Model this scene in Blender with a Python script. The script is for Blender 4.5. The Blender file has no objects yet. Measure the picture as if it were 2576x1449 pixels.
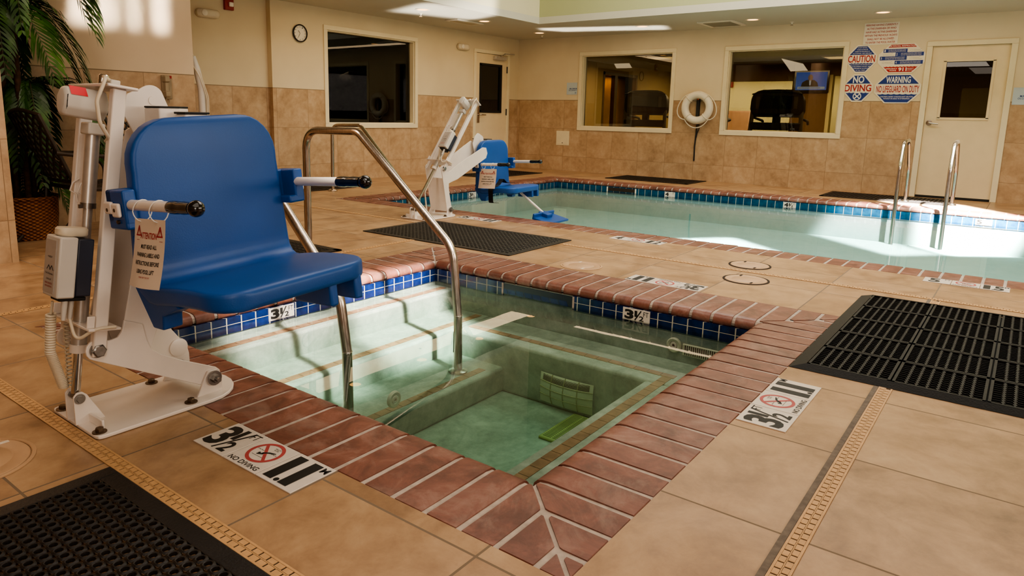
import bpy, bmesh, math, random
from mathutils import Vector, Matrix
C = bpy.context.scene.collection
PI = math.pi
R = math.radians
random.seed(7)

# ------------------------------------------------------------------ colour and node helpers
def lin(h):
    h = h.lstrip('#')
    out = []
    for i in (0, 2, 4):
        c = int(h[i:i+2], 16) / 255.0
        out.append(c/12.92 if c <= 0.04045 else ((c+0.055)/1.055)**2.4)
    return (out[0], out[1], out[2], 1.0)

class NT:
    def __init__(s, name):
        s.m = bpy.data.materials.new(name)
        s.m.use_nodes = True
        s.t = s.m.node_tree
        s.n = s.t.nodes
        s.b = s.n['Principled BSDF']
        s.out = s.n['Material Output']
        s._co = None
    def new(s, typ, **kw):
        n = s.n.new(typ)
        for k, v in kw.items():
            setattr(n, k, v)
        return n
    def link(s, a, b):
        s.t.links.new(a, b)
    def setin(s, sock, v):
        if hasattr(v, 'is_output') or isinstance(v, bpy.types.NodeSocket):
            s.link(v, sock)
        else:
            sock.default_value = v
    def co(s):
        if s._co is None:
            s._co = s.new('ShaderNodeTexCoord').outputs['Object']
        return s._co
    def xyz(s):
        n = s.new('ShaderNodeSeparateXYZ')
        s.link(s.co(), n.inputs[0])
        return n.outputs[0], n.outputs[1], n.outputs[2]
    def f(s, op, a, b=0.0, c=None):
        n = s.new('ShaderNodeMath', operation=op)
        s.setin(n.inputs[0], a)
        s.setin(n.inputs[1], b)
        if c is not None:
            s.setin(n.inputs[2], c)
        return n.outputs[0]
    def noise(s, scale, detail=4.0, rough=0.55, vec=None, dist=0.0):
        n = s.new('ShaderNodeTexNoise')
        n.inputs['Scale'].default_value = scale
        n.inputs['Detail'].default_value = detail
        n.inputs['Roughness'].default_value = rough
        n.inputs['Distortion'].default_value = dist
        s.link(vec if vec is not None else s.co(), n.inputs['Vector'])
        return n.outputs['Fac']
    def vec(s, x, y, z):
        n = s.new('ShaderNodeCombineXYZ')
        for i, v in enumerate((x, y, z)):
            s.setin(n.inputs[i], v)
        return n.outputs[0]
    def ramp(s, fac, stops):
        n = s.new('ShaderNodeValToRGB')
        e = n.color_ramp.elements
        while len(e) < len(stops):
            e.new(0.5)
        for i, (p, c) in enumerate(stops):
            e[i].position = p
            e[i].color = lin(c) if isinstance(c, str) else c
        s.link(fac, n.inputs[0])
        return n.outputs[0]
    def mix(s, fac, a, b, blend='MIX'):
        n = s.new('ShaderNodeMix', data_type='RGBA', blend_type=blend)
        s.setin(n.inputs[0], fac)
        s.setin(n.inputs[6], lin(a) if isinstance(a, str) else a)
        s.setin(n.inputs[7], lin(b) if isinstance(b, str) else b)
        return n.outputs[2]
    def bump(s, h, strength, dist=0.01):
        n = s.new('ShaderNodeBump')
        n.inputs['Strength'].default_value = strength
        n.inputs['Distance'].default_value = dist
        s.link(h, n.inputs['Height'])
        s.link(n.outputs[0], s.b.inputs['Normal'])
    def base(s, v):
        s.setin(s.b.inputs['Base Color'], lin(v) if isinstance(v, str) else v)
    def p(s, **kw):
        for k, v in kw.items():
            s.setin(s.b.inputs[k.replace('_', ' ')], v)
        return s
    def line(s, coord, origin, pitch, halfw):
        """1 on a joint line of a regular grid, else 0"""
        a = s.f('DIVIDE', s.f('SUBTRACT', coord, origin), pitch)
        fr = s.f('FRACT', s.f('ADD', a, 0.5))
        d = s.f('ABSOLUTE', s.f('SUBTRACT', fr, 0.5))
        return s.f('LESS_THAN', d, halfw / pitch)

def simple(name, col, rough=0.5, metal=0.0, vary=0.12, nscale=6.0, bump=0.0, bscale=60.0, coat=0.0, spec=0.5):
    m = NT(name)
    c = lin(col)
    d = tuple(max(0, x*(1-vary)) for x in c[:3]) + (1,)
    l = tuple(min(1, x*(1+vary)) for x in c[:3]) + (1,)
    m.base(m.ramp(m.noise(nscale), [(0.3, d), (0.7, l)]))
    m.p(Roughness=rough, Metallic=metal)
    m.b.inputs['Specular IOR Level'].default_value = spec
    if coat:
        m.b.inputs['Coat Weight'].default_value = coat
        m.b.inputs['Coat Roughness'].default_value = 0.1
    if bump:
        m.bump(m.noise(bscale, 3.0), bump, 0.004)
    return m.m

def emit(name, col, strength):
    m = NT(name)
    m.base('#202020')
    v = m.noise(8.0)
    m.setin(m.b.inputs['Emission Color'], m.mix(v, col, col))
    m.b.inputs['Emission Strength'].default_value = strength
    return m.m

# ------------------------------------------------------------------ mesh builder
class MB:
    def __init__(s):
        s.v = []
        s.f = []
    def add(s, verts, faces):
        o = len(s.v)
        s.v.extend(Vector(p) for p in verts)
        s.f.extend(tuple(o+i for i in q) for q in faces)
        return s
    def box(s, x0, x1, y0, y1, z0, z1, T=None):
        P = [Vector((x, y, z)) for z in (z0, z1) for y in (y0, y1) for x in (x0, x1)]
        if T is not None:
            P = [T @ p for p in P]
        return s.add(P, [(0, 2, 3, 1), (4, 5, 7, 6), (0, 1, 5, 4), (2, 6, 7, 3), (0, 4, 6, 2), (1, 3, 7, 5)])
    def prism(s, pts, off):
        """closed polygon of 3D points, extruded by vector off"""
        n = len(pts)
        off = Vector(off)
        A = [Vector(p) for p in pts]
        B = [p + off for p in A]
        fs = [tuple(range(n-1, -1, -1)), tuple(range(n, 2*n))]
        fs += [(i, (i+1) % n, n+(i+1) % n, n+i) for i in range(n)]
        return s.add(A+B, fs)
    def poly(s, pts):
        return s.add(pts, [tuple(range(len(pts)))])
    def ringloft(s, rings, cap=True, closed=False):
        n = len(rings[0])
        vs = [p for r in rings for p in r]
        fs = []
        m = len(rings)
        for i in range(m if closed else m-1):
            a = i*n
            b = ((i+1) % m)*n
            for j in range(n):
                k = (j+1) % n
                fs.append((a+j, a+k, b+k, b+j))
        if cap and not closed:
            fs.append(tuple(range(n-1, -1, -1)))
            fs.append(tuple((m-1)*n+j for j in range(n)))
        return s.add(vs, fs)
    def tube(s, pts, r, n=12, closed=False, cap=True):
        P = [Vector(p) for p in pts]
        m = len(P)
        rad = r if isinstance(r, (list, tuple)) else [r]*m
        def tan(i):
            if closed:
                return (P[(i+1) % m]-P[i-1]).normalized()
            a = P[max(i-1, 0)]
            b = P[min(i+1, m-1)]
            return (b-a).normalized()
        t0 = tan(0)
        u = t0.orthogonal().normalized()
        rings = []
        for i in range(m):
            t = tan(i)
            u = (u - t*u.dot(t)).normalized()
            w = t.cross(u)
            rings.append([P[i] + (u*math.cos(2*PI*j/n) + w*math.sin(2*PI*j/n))*rad[i] for j in range(n)])
        return s.ringloft(rings, cap, closed)
    def lathe(s, prof, T, n=24, cap=True):
        rings = [[T @ Vector((r*math.cos(2*PI*j/n), r*math.sin(2*PI*j/n), z)) for j in range(n)] for r, z in prof]
        return s.ringloft(rings, cap)
    def ball(s, c, r, n=14, m=8, sc=(1, 1, 1)):
        prof = [(max(1e-4, math.sin(PI*i/m))*r, -math.cos(PI*i/m)*r) for i in range(m+1)]
        T = Matrix.Translation(c) @ Matrix.Diagonal((sc[0], sc[1], sc[2], 1))
        return s.lathe(prof, T, n)
    def torus(s, c, T3, Rr, r, n=40, m=12):
        pts = [Vector(c) + T3 @ Vector((Rr*math.cos(2*PI*i/n), Rr*math.sin(2*PI*i/n), 0)) for i in range(n)]
        return s.tube(pts, r, m, closed=True)
    def xf(s, T):
        s.v = [T @ p for p in s.v]
        return s

MW = {}          # world matrix of every thing root
def thing(name, label, cat, loc=(0, 0, 0), rotz=0.0, group=None, kind=None):
    o = bpy.data.objects.new(name, None)
    C.objects.link(o)
    o.empty_display_size = 0.1
    o.location = loc
    o.rotation_euler = (0, 0, rotz)
    if label: o['label'] = label
    if cat: o['category'] = cat
    if group: o['group'] = group
    if kind: o['kind'] = kind
    MW[o.name] = Matrix.Translation(loc) @ Matrix.Rotation(rotz, 4, 'Z')
    return o

def build(mb, name, mat, parent=None, label=None, cat=None, group=None, kind=None, bevel=0.0, seg=2, smooth=40, world=True, origin=None):
    """verts are given in world space when world=True and a parent is given"""
    vs = mb.v
    inv = None
    if parent is not None and world:
        inv = MW[parent.name].inverted()
    elif origin is not None:
        inv = Matrix.Translation(-Vector(origin))
    if inv is not None:
        vs = [inv @ p for p in vs]
    me = bpy.data.meshes.new(name)
    me.from_pydata([tuple(p) for p in vs], [], mb.f)
    me.validate()
    bm = bmesh.new()
    bm.from_mesh(me)
    bmesh.ops.recalc_face_normals(bm, faces=bm.faces)
    bm.to_mesh(me)
    bm.free()
    me.materials.append(mat)
    if smooth:
        for p in me.polygons:
            p.use_smooth = True
        me.set_sharp_from_angle(angle=R(smooth))
    o = bpy.data.objects.new(name, me)
    C.objects.link(o)
    if parent is not None:
        o.parent = parent
        MW[o.name] = MW[parent.name]
    elif origin is not None:
        o.location = origin
        MW[o.name] = Matrix.Translation(origin)
    else:
        MW[o.name] = Matrix.Identity(4)
    if bevel:
        b = o.modifiers.new('bevel', 'BEVEL')
        b.width = bevel
        b.segments = seg
        b.limit_method = 'ANGLE'
        b.angle_limit = R(35)
    for k, v in (('label', label), ('category', cat), ('group', group), ('kind', kind)):
        if v: o[k] = v
    return o

def dup(root, loc, rotz=None, label=None, group=None):
    r = root.copy()
    C.objects.link(r)
    r.location = loc
    if rotz is not None: r.rotation_euler = (0, 0, rotz)
    if label: r['label'] = label
    if group: r['group'] = group
    for ch in list(root.children):
        c = ch.copy(); C.objects.link(c); c.parent = r
        for g in ch.children:
            d = g.copy(); C.objects.link(d); d.parent = c
    return r

def fillet(pts, rad, seg=6):
    P = [Vector(p) for p in pts]
    out = [P[0]]
    for i in range(1, len(P)-1):
        rr = rad[i-1] if isinstance(rad, (list, tuple)) else rad
        a = (P[i-1]-P[i]); b = (P[i+1]-P[i])
        la, lb = a.length, b.length
        a.normalize(); b.normalize()
        ang = a.angle(b)
        d = min(rr/math.tan(ang/2), la*0.48, lb*0.48)
        p0 = P[i]+a*d; p1 = P[i]+b*d
        for k in range(seg+1):
            t = k/seg
            out.append(p0*(1-t)**2 + P[i]*2*t*(1-t) + p1*t*t)
    out.append(P[-1])
    return out

def rrect(w, h, r, n=5):
    pts = []
    for cx, cy, a0 in ((w/2-r, h/2-r, 0), (-w/2+r, h/2-r, 90), (-w/2+r, -h/2+r, 180), (w/2-r, -h/2+r, 270)):
        for k in range(n+1):
            a = R(a0+90*k/n)
            pts.append((cx+r*math.cos(a), cy+r*math.sin(a)))
    return pts

# ------------------------------------------------------------------ lettering
_tc = {}
def glyphs(txt, bold):
    key = (txt, bold)
    if key in _tc: return _tc[key]
    cu = bpy.data.curves.new('lettering', 'FONT')
    cu.body = txt
    cu.size = 1.0
    cu.offset = bold
    cu.resolution_u = 3
    ob = bpy.data.objects.new('lettering', cu)
    C.objects.link(ob)
    dg = bpy.context.evaluated_depsgraph_get()
    ev = ob.evaluated_get(dg)
    me = ev.to_mesh()
    v = [(p.co.x, p.co.y) for p in me.vertices]
    f = [tuple(p.vertices) for p in me.polygons]
    ev.to_mesh_clear()
    bpy.data.objects.remove(ob)
    bpy.data.curves.remove(cu)
    xs = [p[0] for p in v]; ys = [p[1] for p in v]
    x0, x1, y0, y1 = min(xs), max(xs), min(ys), max(ys)
    v = [((p[0]-x0)/(x1-x0)-0.5, (p[1]-y0)/(y1-y0)-0.5) for p in v]
    _tc[key] = (v, f)
    return _tc[key]

class Face:
    """a flat face to write on: origin, right and up vectors"""
    def __init__(s, o, right, up, lift=0.0015):
        s.o = Vector(o); s.r = Vector(right).normalized(); s.u = Vector(up).normalized()
        s.n = s.r.cross(s.u); s.l = lift
    def at(s, x, y, k=1.0):
        return s.o + s.r*x + s.u*y + s.n*(s.l*k)
    def text(s, mb, t, cx, cy, w, h, bold=0.0, k=1.0, shear=0.0):
        v, f = glyphs(t, bold)
        mb.add([s.at(cx+p[0]*w+p[1]*h*shear, cy+p[1]*h, k) for p in v], f)
    def poly(s, mb, pts, k=1.0):
        mb.poly([s.at(x, y, k) for x, y in pts])
    def slab(s, mb, pts, th):
        mb.prism([s.o+s.r*x+s.u*y for x, y in pts], s.n*th)
    def rect(s, mb, x0, x1, y0, y1, k=1.0):
        s.poly(mb, [(x0, y0), (x1, y0), (x1, y1), (x0, y1)], k)
    def ring(s, mb, cx, cy, r0, r1, n=40, k=1.0):
        A = [s.at(cx+r0*math.cos(2*PI*i/n), cy+r0*math.sin(2*PI*i/n), k) for i in range(n)]
        B = [s.at(cx+r1*math.cos(2*PI*i/n), cy+r1*math.sin(2*PI*i/n), k) for i in range(n)]
        mb.add(A+B, [(i, (i+1) % n, n+(i+1) % n, n+i) for i in range(n)])
    def bar(s, mb, x0, y0, x1, y1, w, k=1.0):
        d = Vector((x1-x0, y1-y0)).normalized()
        p = Vector((-d.y, d.x))*w/2
        s.poly(mb, [(x0+p.x, y0+p.y), (x1+p.x, y1+p.y), (x1-p.x, y1-p.y), (x0-p.x, y0-p.y)], k)

# ------------------------------------------------------------------ materials
def mat_floor():
    m = NT('porcelain floor tile')
    x, y, z = m.xyz()
    gx = m.line(x, 1.685, 0.545, 0.0035)
    gy = m.line(y, 0.9, 0.545, 0.0035)
    g = m.f('MAXIMUM', gx, gy)
    ix = m.f('FLOOR', m.f('DIVIDE', m.f('SUBTRACT', x, 1.685), 0.545))
    iy = m.f('FLOOR', m.f('DIVIDE', m.f('SUBTRACT', y, 0.9), 0.545))
    wn = m.new('ShaderNodeTexWhiteNoise', noise_dimensions='2D')
    m.link(m.vec(ix, iy, 0.0), wn.inputs['Vector'])
    off = m.f('MULTIPLY', wn.outputs['Value'], 40.0)
    v = m.vec(m.f('ADD', x, off), m.f('ADD', y, off), off)
    n1 = m.noise(2.6, 7.0, 0.62, v, 0.6)
    n2 = m.noise(9.0, 8.0, 0.7, v, 0.3)
    n = m.f('ADD', m.f('MULTIPLY', n1, 0.62), m.f('MULTIPLY', n2, 0.38))
    c = m.ramp(n, [(0.32, '#745840'), (0.43, '#967658'), (0.53, '#ac8b69'), (0.66, '#bd9e7b')])
    c = m.mix(m.f('MULTIPLY', wn.outputs['Value'], 0.22), c, '#a37f5b')
    sp = m.ramp(m.noise(38.0, 5.0, 0.7, v), [(0.30, '#ffffff'), (0.36, '#000000')])
    c = m.mix(m.f('MULTIPLY', sp, 0.16), c, '#7c573a')
    c = m.mix(g, c, '#7b6a58')
    m.base(c)
    rr = m.f('ADD', m.f('MULTIPLY', n2, 0.18), 0.24)
    m.p(Roughness=m.f('MAXIMUM', rr, m.f('MULTIPLY', g, 0.8)))
    m.b.inputs['Specular IOR Level'].default_value = 0.42
    h = m.f('SUBTRACT', m.f('MULTIPLY', n2, 0.25), m.f('MULTIPLY', g, 1.0))
    m.bump(h, 0.25, 0.003)
    return m.m

def mat_wall(name, x0, y0, paint, paint_dark, ztop=1.295, full=False):
    """cream paint over a stone tile wainscot; the tile courses follow the object's coordinates"""
    m = NT(name)
    x, y, z = m.xyz()
    s = m.f('ADD', m.f('SUBTRACT', x, x0), m.f('SUBTRACT', y, y0))
    gx = m.line(s, 0.0, 0.508, 0.0022)
    gz = m.line(z, ztop, 0.515, 0.0022)
    g = m.f('MAXIMUM', gx, gz)
    ix = m.f('FLOOR', m.f('DIVIDE', s, 0.508))
    iz = m.f('FLOOR', m.f('DIVIDE', m.f('SUBTRACT', z, ztop), 0.515))
    wn = m.new('ShaderNodeTexWhiteNoise', noise_dimensions='2D')
    m.link(m.vec(ix, iz, 0.0), wn.inputs['Vector'])
    off = m.f('MULTIPLY', wn.outputs['Value'], 30.0)
    v = m.vec(m.f('ADD', x, off), m.f('ADD', y, off), z)
    n1 = m.noise(3.2, 7.0, 0.62, v, 0.5)
    n2 = m.noise(13.0, 7.0, 0.7, v, 0.2)
    n = m.f('ADD', m.f('MULTIPLY', n1, 0.6), m.f('MULTIPLY', n2, 0.4))
    c = m.ramp(n, [(0.33, '#967a5e'), (0.44, '#ae9172'), (0.55, '#bda182'), (0.68, '#cab195')])
    c = m.mix(m.f('MULTIPLY', wn.outputs['Value'], 0.2), c, '#a27d57')
    c = m.mix(g, c, '#8a6f52')
    pn = m.noise(1.4, 3.0)
    pc = m.ramp(pn, [(0.3, paint_dark), (0.7, paint)])
    if full:
        col = c
        m.p(Roughness=0.34)
    else:
        up = m.f('GREATER_THAN', z, ztop)
        edge = m.f('MULTIPLY', m.f('GREATER_THAN', z, ztop-0.002), m.f('LESS_THAN', z, ztop+0.007))
        col = m.mix(edge, m.mix(up, c, pc), '#8b785e')
        m.p(Roughness=m.f('ADD', 0.34, m.f('MULTIPLY', up, 0.4)))
    m.base(col)
    m.b.inputs['Specular IOR Level'].default_value = 0.35
    m.bump(m.f('SUBTRACT', m.f('MULTIPLY', n2, 0.15), g), 0.15, 0.002)
    return m.m

def mat_brick():
    m = NT('terracotta coping brick')
    x, y, z = m.xyz()
    wn = m.new('ShaderNodeTexWhiteNoise', noise_dimensions='2D')
    m.link(m.vec(m.f('FLOOR', m.f('DIVIDE', m.f('SUBTRACT', x, 1.52), 0.1165)), m.f('FLOOR', m.f('DIVIDE', m.f('SUBTRACT', y, 1.0), 0.1165)), 0.0), wn.inputs['Vector'])
    n = m.noise(7.0, 8.0, 0.68, None, 0.8)
    c = m.ramp(n, [(0.28, '#4c2c23'), (0.44, '#6a4034'), (0.57, '#815143'), (0.72, '#9c7669')])
    c = m.mix(m.f('MULTIPLY', wn.outputs['Value'], 0.30), c, '#7d4b3d')
    hz = m.ramp(m.noise(4.0, 7.0, 0.7, None, 1.2), [(0.50, '#000000'), (0.72, '#ffffff')])
    c = m.mix(m.f('MULTIPLY', hz, 0.45), c, '#a68d80')
    m.base(c)
    m.p(Roughness=0.42)
    m.bump(m.noise(45.0, 5.0), 0.25, 0.003)
    return m.m

def mat_bluetile(ox, oy, pitch=0.0855, ca='#0a163a', cb='#152b60'):
    m = NT('cobalt glazed tile')
    x, y, z = m.xyz()
    s = m.f('ADD', m.f('SUBTRACT', x, ox), m.f('SUBTRACT', y, oy))
    gx = m.line(s, 0.0, pitch, 0.0032)
    gz = m.line(z, -0.092, pitch, 0.0016)
    g = m.f('MAXIMUM', gx, gz)
    n = m.noise(14.0, 3.0)
    c = m.ramp(n, [(0.3, ca), (0.7, cb)])
    m.base(m.mix(g, c, '#b9b6a6'))
    m.p(Roughness=m.f('ADD', 0.10, m.f('MULTIPLY', g, 0.6)))
    m.bump(m.f('SUBTRACT', 0.0, g), 0.4, 0.003)
    return m.m

def mat_plaster(name, a, b, c_):
    m = NT(name)
    n = m.f('ADD', m.f('MULTIPLY', m.noise(3.0, 6.0, 0.65, None, 0.8), 0.6), m.f('MULTIPLY', m.noise(17.0, 7.0, 0.75), 0.4))
    m.base(m.ramp(n, [(0.33, a), (0.5, b), (0.66, c_)]))
    m.p(Roughness=0.75)
    m.bump(m.noise(60.0, 4.0), 0.2, 0.003)
    return m.m

def mat_water(name, absorb, density, rip_scale, rip):
    """still water: a fresnel surface over a clear absorbing body"""
    m = NT(name)
    m.n.remove(m.b)
    tr = m.new('ShaderNodeBsdfTransparent')
    gl = m.new('ShaderNodeBsdfGlossy')
    gl.inputs['Roughness'].default_value = 0.0
    fr = m.new('ShaderNodeFresnel')
    fr.inputs['IOR'].default_value = 1.333
    bp = m.new('ShaderNodeBump')
    bp.inputs['Strength'].default_value = rip
    bp.inputs['Distance'].default_value = 0.02
    m.link(m.noise(rip_scale, 2.0), bp.inputs['Height'])
    m.link(bp.outputs[0], gl.inputs['Normal'])
    m.link(bp.outputs[0], fr.inputs['Normal'])
    mx = m.new('ShaderNodeMixShader')
    m.link(fr.outputs[0], mx.inputs[0])
    m.link(tr.outputs[0], mx.inputs[1])
    m.link(gl.outputs[0], mx.inputs[2])
    m.link(mx.outputs[0], m.out.inputs['Surface'])
    va = m.new('ShaderNodeVolumeAbsorption')
    va.inputs['Color'].default_value = lin(absorb)
    va.inputs['Density'].default_value = density
    m.link(va.outputs[0], m.out.inputs['Volume'])
    return m.m

def mat_glass(name, tint):
    m = NT(name)
    m.n.remove(m.b)
    tr = m.new('ShaderNodeBsdfTransparent')
    n = m.noise(2.0)
    m.link(m.mix(n, tint, tint), tr.inputs['Color'])
    gl = m.new('ShaderNodeBsdfGlossy')
    gl.inputs['Roughness'].default_value = 0.0
    fr = m.new('ShaderNodeFresnel')
    fr.inputs['IOR'].default_value = 1.7
    mx = m.new('ShaderNodeMixShader')
    m.link(fr.outputs[0], mx.inputs[0])
    m.link(tr.outputs[0], mx.inputs[1])
    m.link(gl.outputs[0], mx.inputs[2])
    m.link(mx.outputs[0], m.out.inputs['Surface'])
    return m.m

def mat_wicker():
    m = NT('woven wicker')
    x, y, z = m.xyz()
    a = m.f('MULTIPLY', m.f('ARCTAN2', y, x), 26.0)
    w = m.f('MULTIPLY', m.f('SINE', a), m.f('SINE', m.f('MULTIPLY', z, 240.0)))
    c = m.ramp(m.f('ADD', m.f('MULTIPLY', w, 0.4), m.f('MULTIPLY', m.noise(30.0), 0.6)), [(0.1, '#5a3013'), (0.45, '#93551f'), (0.75, '#bd8036')])
    m.base(c)
    m.p(Roughness=0.6)
    m.bump(w, 0.8, 0.008)
    return m.m

def mat_leaf():
    m = NT('palm leaf')
    n = m.noise(5.0, 3.0)
    m.base(m.ramp(n, [(0.3, '#16280e'), (0.55, '#2f521b'), (0.75, '#557f30')]))
    m.p(Roughness=0.42)
    return m.m

def mat_brush(name, col, rough, dark):
    m = NT(name)
    x, y, z = m.xyz()
    n = m.noise(30.0, 4.0, 0.6, m.vec(m.f('MULTIPLY', x, 4.0), m.f('MULTIPLY', y, 4.0), m.f('MULTIPLY', z, 0.6)))
    m.base(m.ramp(n, [(0.3, dark), (0.7, col)]))
    m.p(Metallic=1.0, Roughness=m.f('ADD', rough, m.f('MULTIPLY', n, 0.08)))
    return m.m

FLOOR = mat_floor()
PAINT, PAINT_D = '#dfd0b4', '#d6c6a9'
WALL_B = mat_wall('back wall stone and paint', 11.26, 1.90, PAINT, PAINT_D)
WALL_L = mat_wall('left wall stone and paint', 6.265, 8.05, '#dbcbac', '#d2c1a2')
WALL_A = mat_wall('alcove wall stone and paint', 2.72, 6.5, '#d9c6ac', '#cfba9e', 1.318)
WALL_C = mat_wall('column stone', 1.62, 5.13, PAINT, PAINT_D, 1.305, True)
CEIL = simple('ceiling paint', '#cbc5b4', 0.8, vary=0.03, nscale=1.0)
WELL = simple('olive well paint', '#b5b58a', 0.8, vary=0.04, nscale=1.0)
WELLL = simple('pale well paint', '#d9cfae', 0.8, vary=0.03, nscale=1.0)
BRICK = mat_brick()
GROUT = simple('coping mortar', '#b3a69b', 0.85, vary=0.2, nscale=30, bump=0.4)
SPATILE_L = mat_bluetile(2.735, 3.18)
SPATILE_F = mat_bluetile(3.52, 2.765)
POOLTILE = mat_bluetile(9.7, 0.0, 0.105, '#0b2f52', '#14506f')
SPAPLASTER = mat_plaster('spa plaster', '#7b887b', '#a5ae9f', '#c6cdbf')
POOLPLASTER = mat_plaster('pool plaster', '#c3d9d4', '#cfe2dd', '#d8e8e4')
STEPTILE = simple('brown step edge tile', '#9a7659', 0.5, vary=0.25, nscale=18)
SPAWATER = mat_water('spa water', '#8ed3be', 0.95, 1.6, 0.02)
POOLWATER = mat_water('pool water', '#7fe0da', 0.40, 2.2, 0.03)
GLASS = mat_glass('window glass', '#c9c6b8')
GLASS_D = mat_glass('smoked wired glass', '#8e8a78')
FRAME = simple('cream frame paint', '#e2d5b6', 0.5, vary=0.03)
DOORP = simple('cream door paint', '#e0cdaa', 0.45, vary=0.03)
WHITEP = simple('white powder coat', '#e6dcd2', 0.32, vary=0.04, nscale=9, coat=0.25)
WHITEPL = simple('light grey plastic', '#cfc9c0', 0.4, vary=0.03)
BLUE = simple('blue moulded plastic', '#0f4c94', 0.40, vary=0.1, nscale=3, bump=0.08, bscale=240)
BLACKP = simple('glossy black plastic', '#0a0a0b', 0.12, vary=0.2, coat=0.5)
BLACKM = simple('matt black', '#141210', 0.6, vary=0.25, nscale=20)
NAVY = simple('navy battery plastic', '#1d2233', 0.35, vary=0.1)
RUBBER = simple('black rubber', '#17120f', 0.5, vary=0.35, nscale=14, bump=0.35, bscale=120, spec=0.45)
RUBBER_D = simple('brown black rubber', '#0b0806', 0.55, vary=0.3, nscale=12, bump=0.3, bscale=150, spec=0.3)
STEEL = mat_brush('satin stainless steel', '#c9beb2', 0.18, '#a79c92')
STEELB = mat_brush('bright stainless steel', '#e6e2dc', 0.1, '#c9c4bd')
ALU = simple('anodised aluminium', '#c9c3bc', 0.34, 0.65, 0.08, 30)
BOLTM = simple('weathered bolt', '#6c5a48', 0.42, 0.8, 0.35, 40)
BOLTS = simple('zinc bolt', '#8f8a84', 0.3, 0.9, 0.2, 40)
TAGM = simple('laminated card', '#e5d3c0', 0.35, vary=0.03)
INK = simple('black ink', '#15110f', 0.6, vary=0.3, nscale=200)
INKR = simple('red ink', '#a81d22', 0.55, vary=0.1, nscale=100)
INKRING = simple('faded red ink', '#b0484a', 0.5, vary=0.12, nscale=60)
INKB = simple('blue ink', '#14327f', 0.5, vary=0.08, nscale=30)
INKW = simple('white ink', '#e9e6e0', 0.5, vary=0.04)
SIGNW = simple('white sign board', '#e6ddcd', 0.4, vary=0.03)
MARKER = simple('white ceramic marker tile', '#d9cfc4', 0.35, vary=0.06, nscale=30)
DRAINM = simple('tan drain grate', '#c39a6c', 0.5, vary=0.12, nscale=30)
DARK = simple('dark drain slot', '#2a1d12', 0.9, vary=0.3, nscale=40)
DRAING = simple('grey joint sealant', '#6d6258', 0.8, vary=0.25, nscale=40)
LID = simple('tan moulded lid', '#bd9a78', 0.4, vary=0.08, nscale=8)
LEAF = mat_leaf()
STEMM = simple('palm stem', '#3d3a1c', 0.6, vary=0.3)
TRUNK = simple('palm trunk fibre', '#4b3420', 0.9, vary=0.4, nscale=25, bump=0.8, bscale=40)
WICKER = mat_wicker()
IRON = simple('dark bronze cast metal', '#31261c', 0.42, 0.2, 0.3, 30)
LAMP = emit('lit downlight lens', '#ffb866', 7.0)
RINGM = simple('ring buoy white', '#e4dccb', 0.5, vary=0.05)
ROPEM = simple('white rope', '#ddd3bf', 0.8, vary=0.15, nscale=90, bump=0.5, bscale=200)
REDP = simple('red plastic', '#8e1414', 0.4, vary=0.1)
STICKER = simple('red warning sticker', '#e2404b', 0.4, vary=0.05)
WARMPL = simple('cream plastic', '#d8cbb4', 0.4, vary=0.05)
PHONEM = simple('taupe phone plastic', '#9b8a70', 0.4, vary=0.06)
GRILLE = simple('pale drain cover plastic', '#dcdcc2', 0.5, vary=0.06)
GRILLE_Y = simple('yellowed drain cover plastic', '#a8b06a', 0.5, vary=0.08)

XB, YL, ZC = 11.26, 8.05, 2.42

# ------------------------------------------------------------------ the setting
def grid_slab(axis, const, a0, a1, b0, b1, holes, th):
    """a wall or floor slab with rectangular holes. axis x/y/z = the normal's axis"""
    A = sorted({a0, a1} | {h[0] for h in holes} | {h[1] for h in holes})
    B = sorted({b0, b1} | {h[2] for h in holes} | {h[3] for h in holes})
    A = [a for a in A if a0 <= a <= a1]; B = [b for b in B if b0 <= b <= b1]
    mb = MB()
    for i in range(len(A)-1):
        for j in range(len(B)-1):
            ca, cb = (A[i]+A[i+1])/2, (B[j]+B[j+1])/2
            if any(h[0] < ca < h[1] and h[2] < cb < h[3] for h in holes): continue
            if axis == 'x': mb.box(const, const+th, A[i], A[i+1], B[j], B[j+1])
            elif axis == 'y': mb.box(A[i], A[i+1], const, const+th, B[j], B[j+1])
            else: mb.box(A[i], A[i+1], B[j], B[j+1], const, const+th)
    return mb

SX0, SX1, SY0, SY1 = 1.515, 3.52, 1.0, 3.18          # spa inner edge
SO = (1.195, 3.91, 0.69, 3.53)                         # spa coping outer edge
PX0, PX1, PY0, PY1 = 5.64, 9.70, -3.0, 6.10          # pool inner edge
PO = (5.34, 10.0, -3.3, 6.40)
build(grid_slab('z', -0.2, -3.0, XB, -4.0, YL+0.2, [(SO[0], SO[1], SO[2], SO[3]), (PO[0], PO[1], PO[2], PO[3])], 0.2), 'floor', FLOOR, kind='structure', smooth=0)

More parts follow.
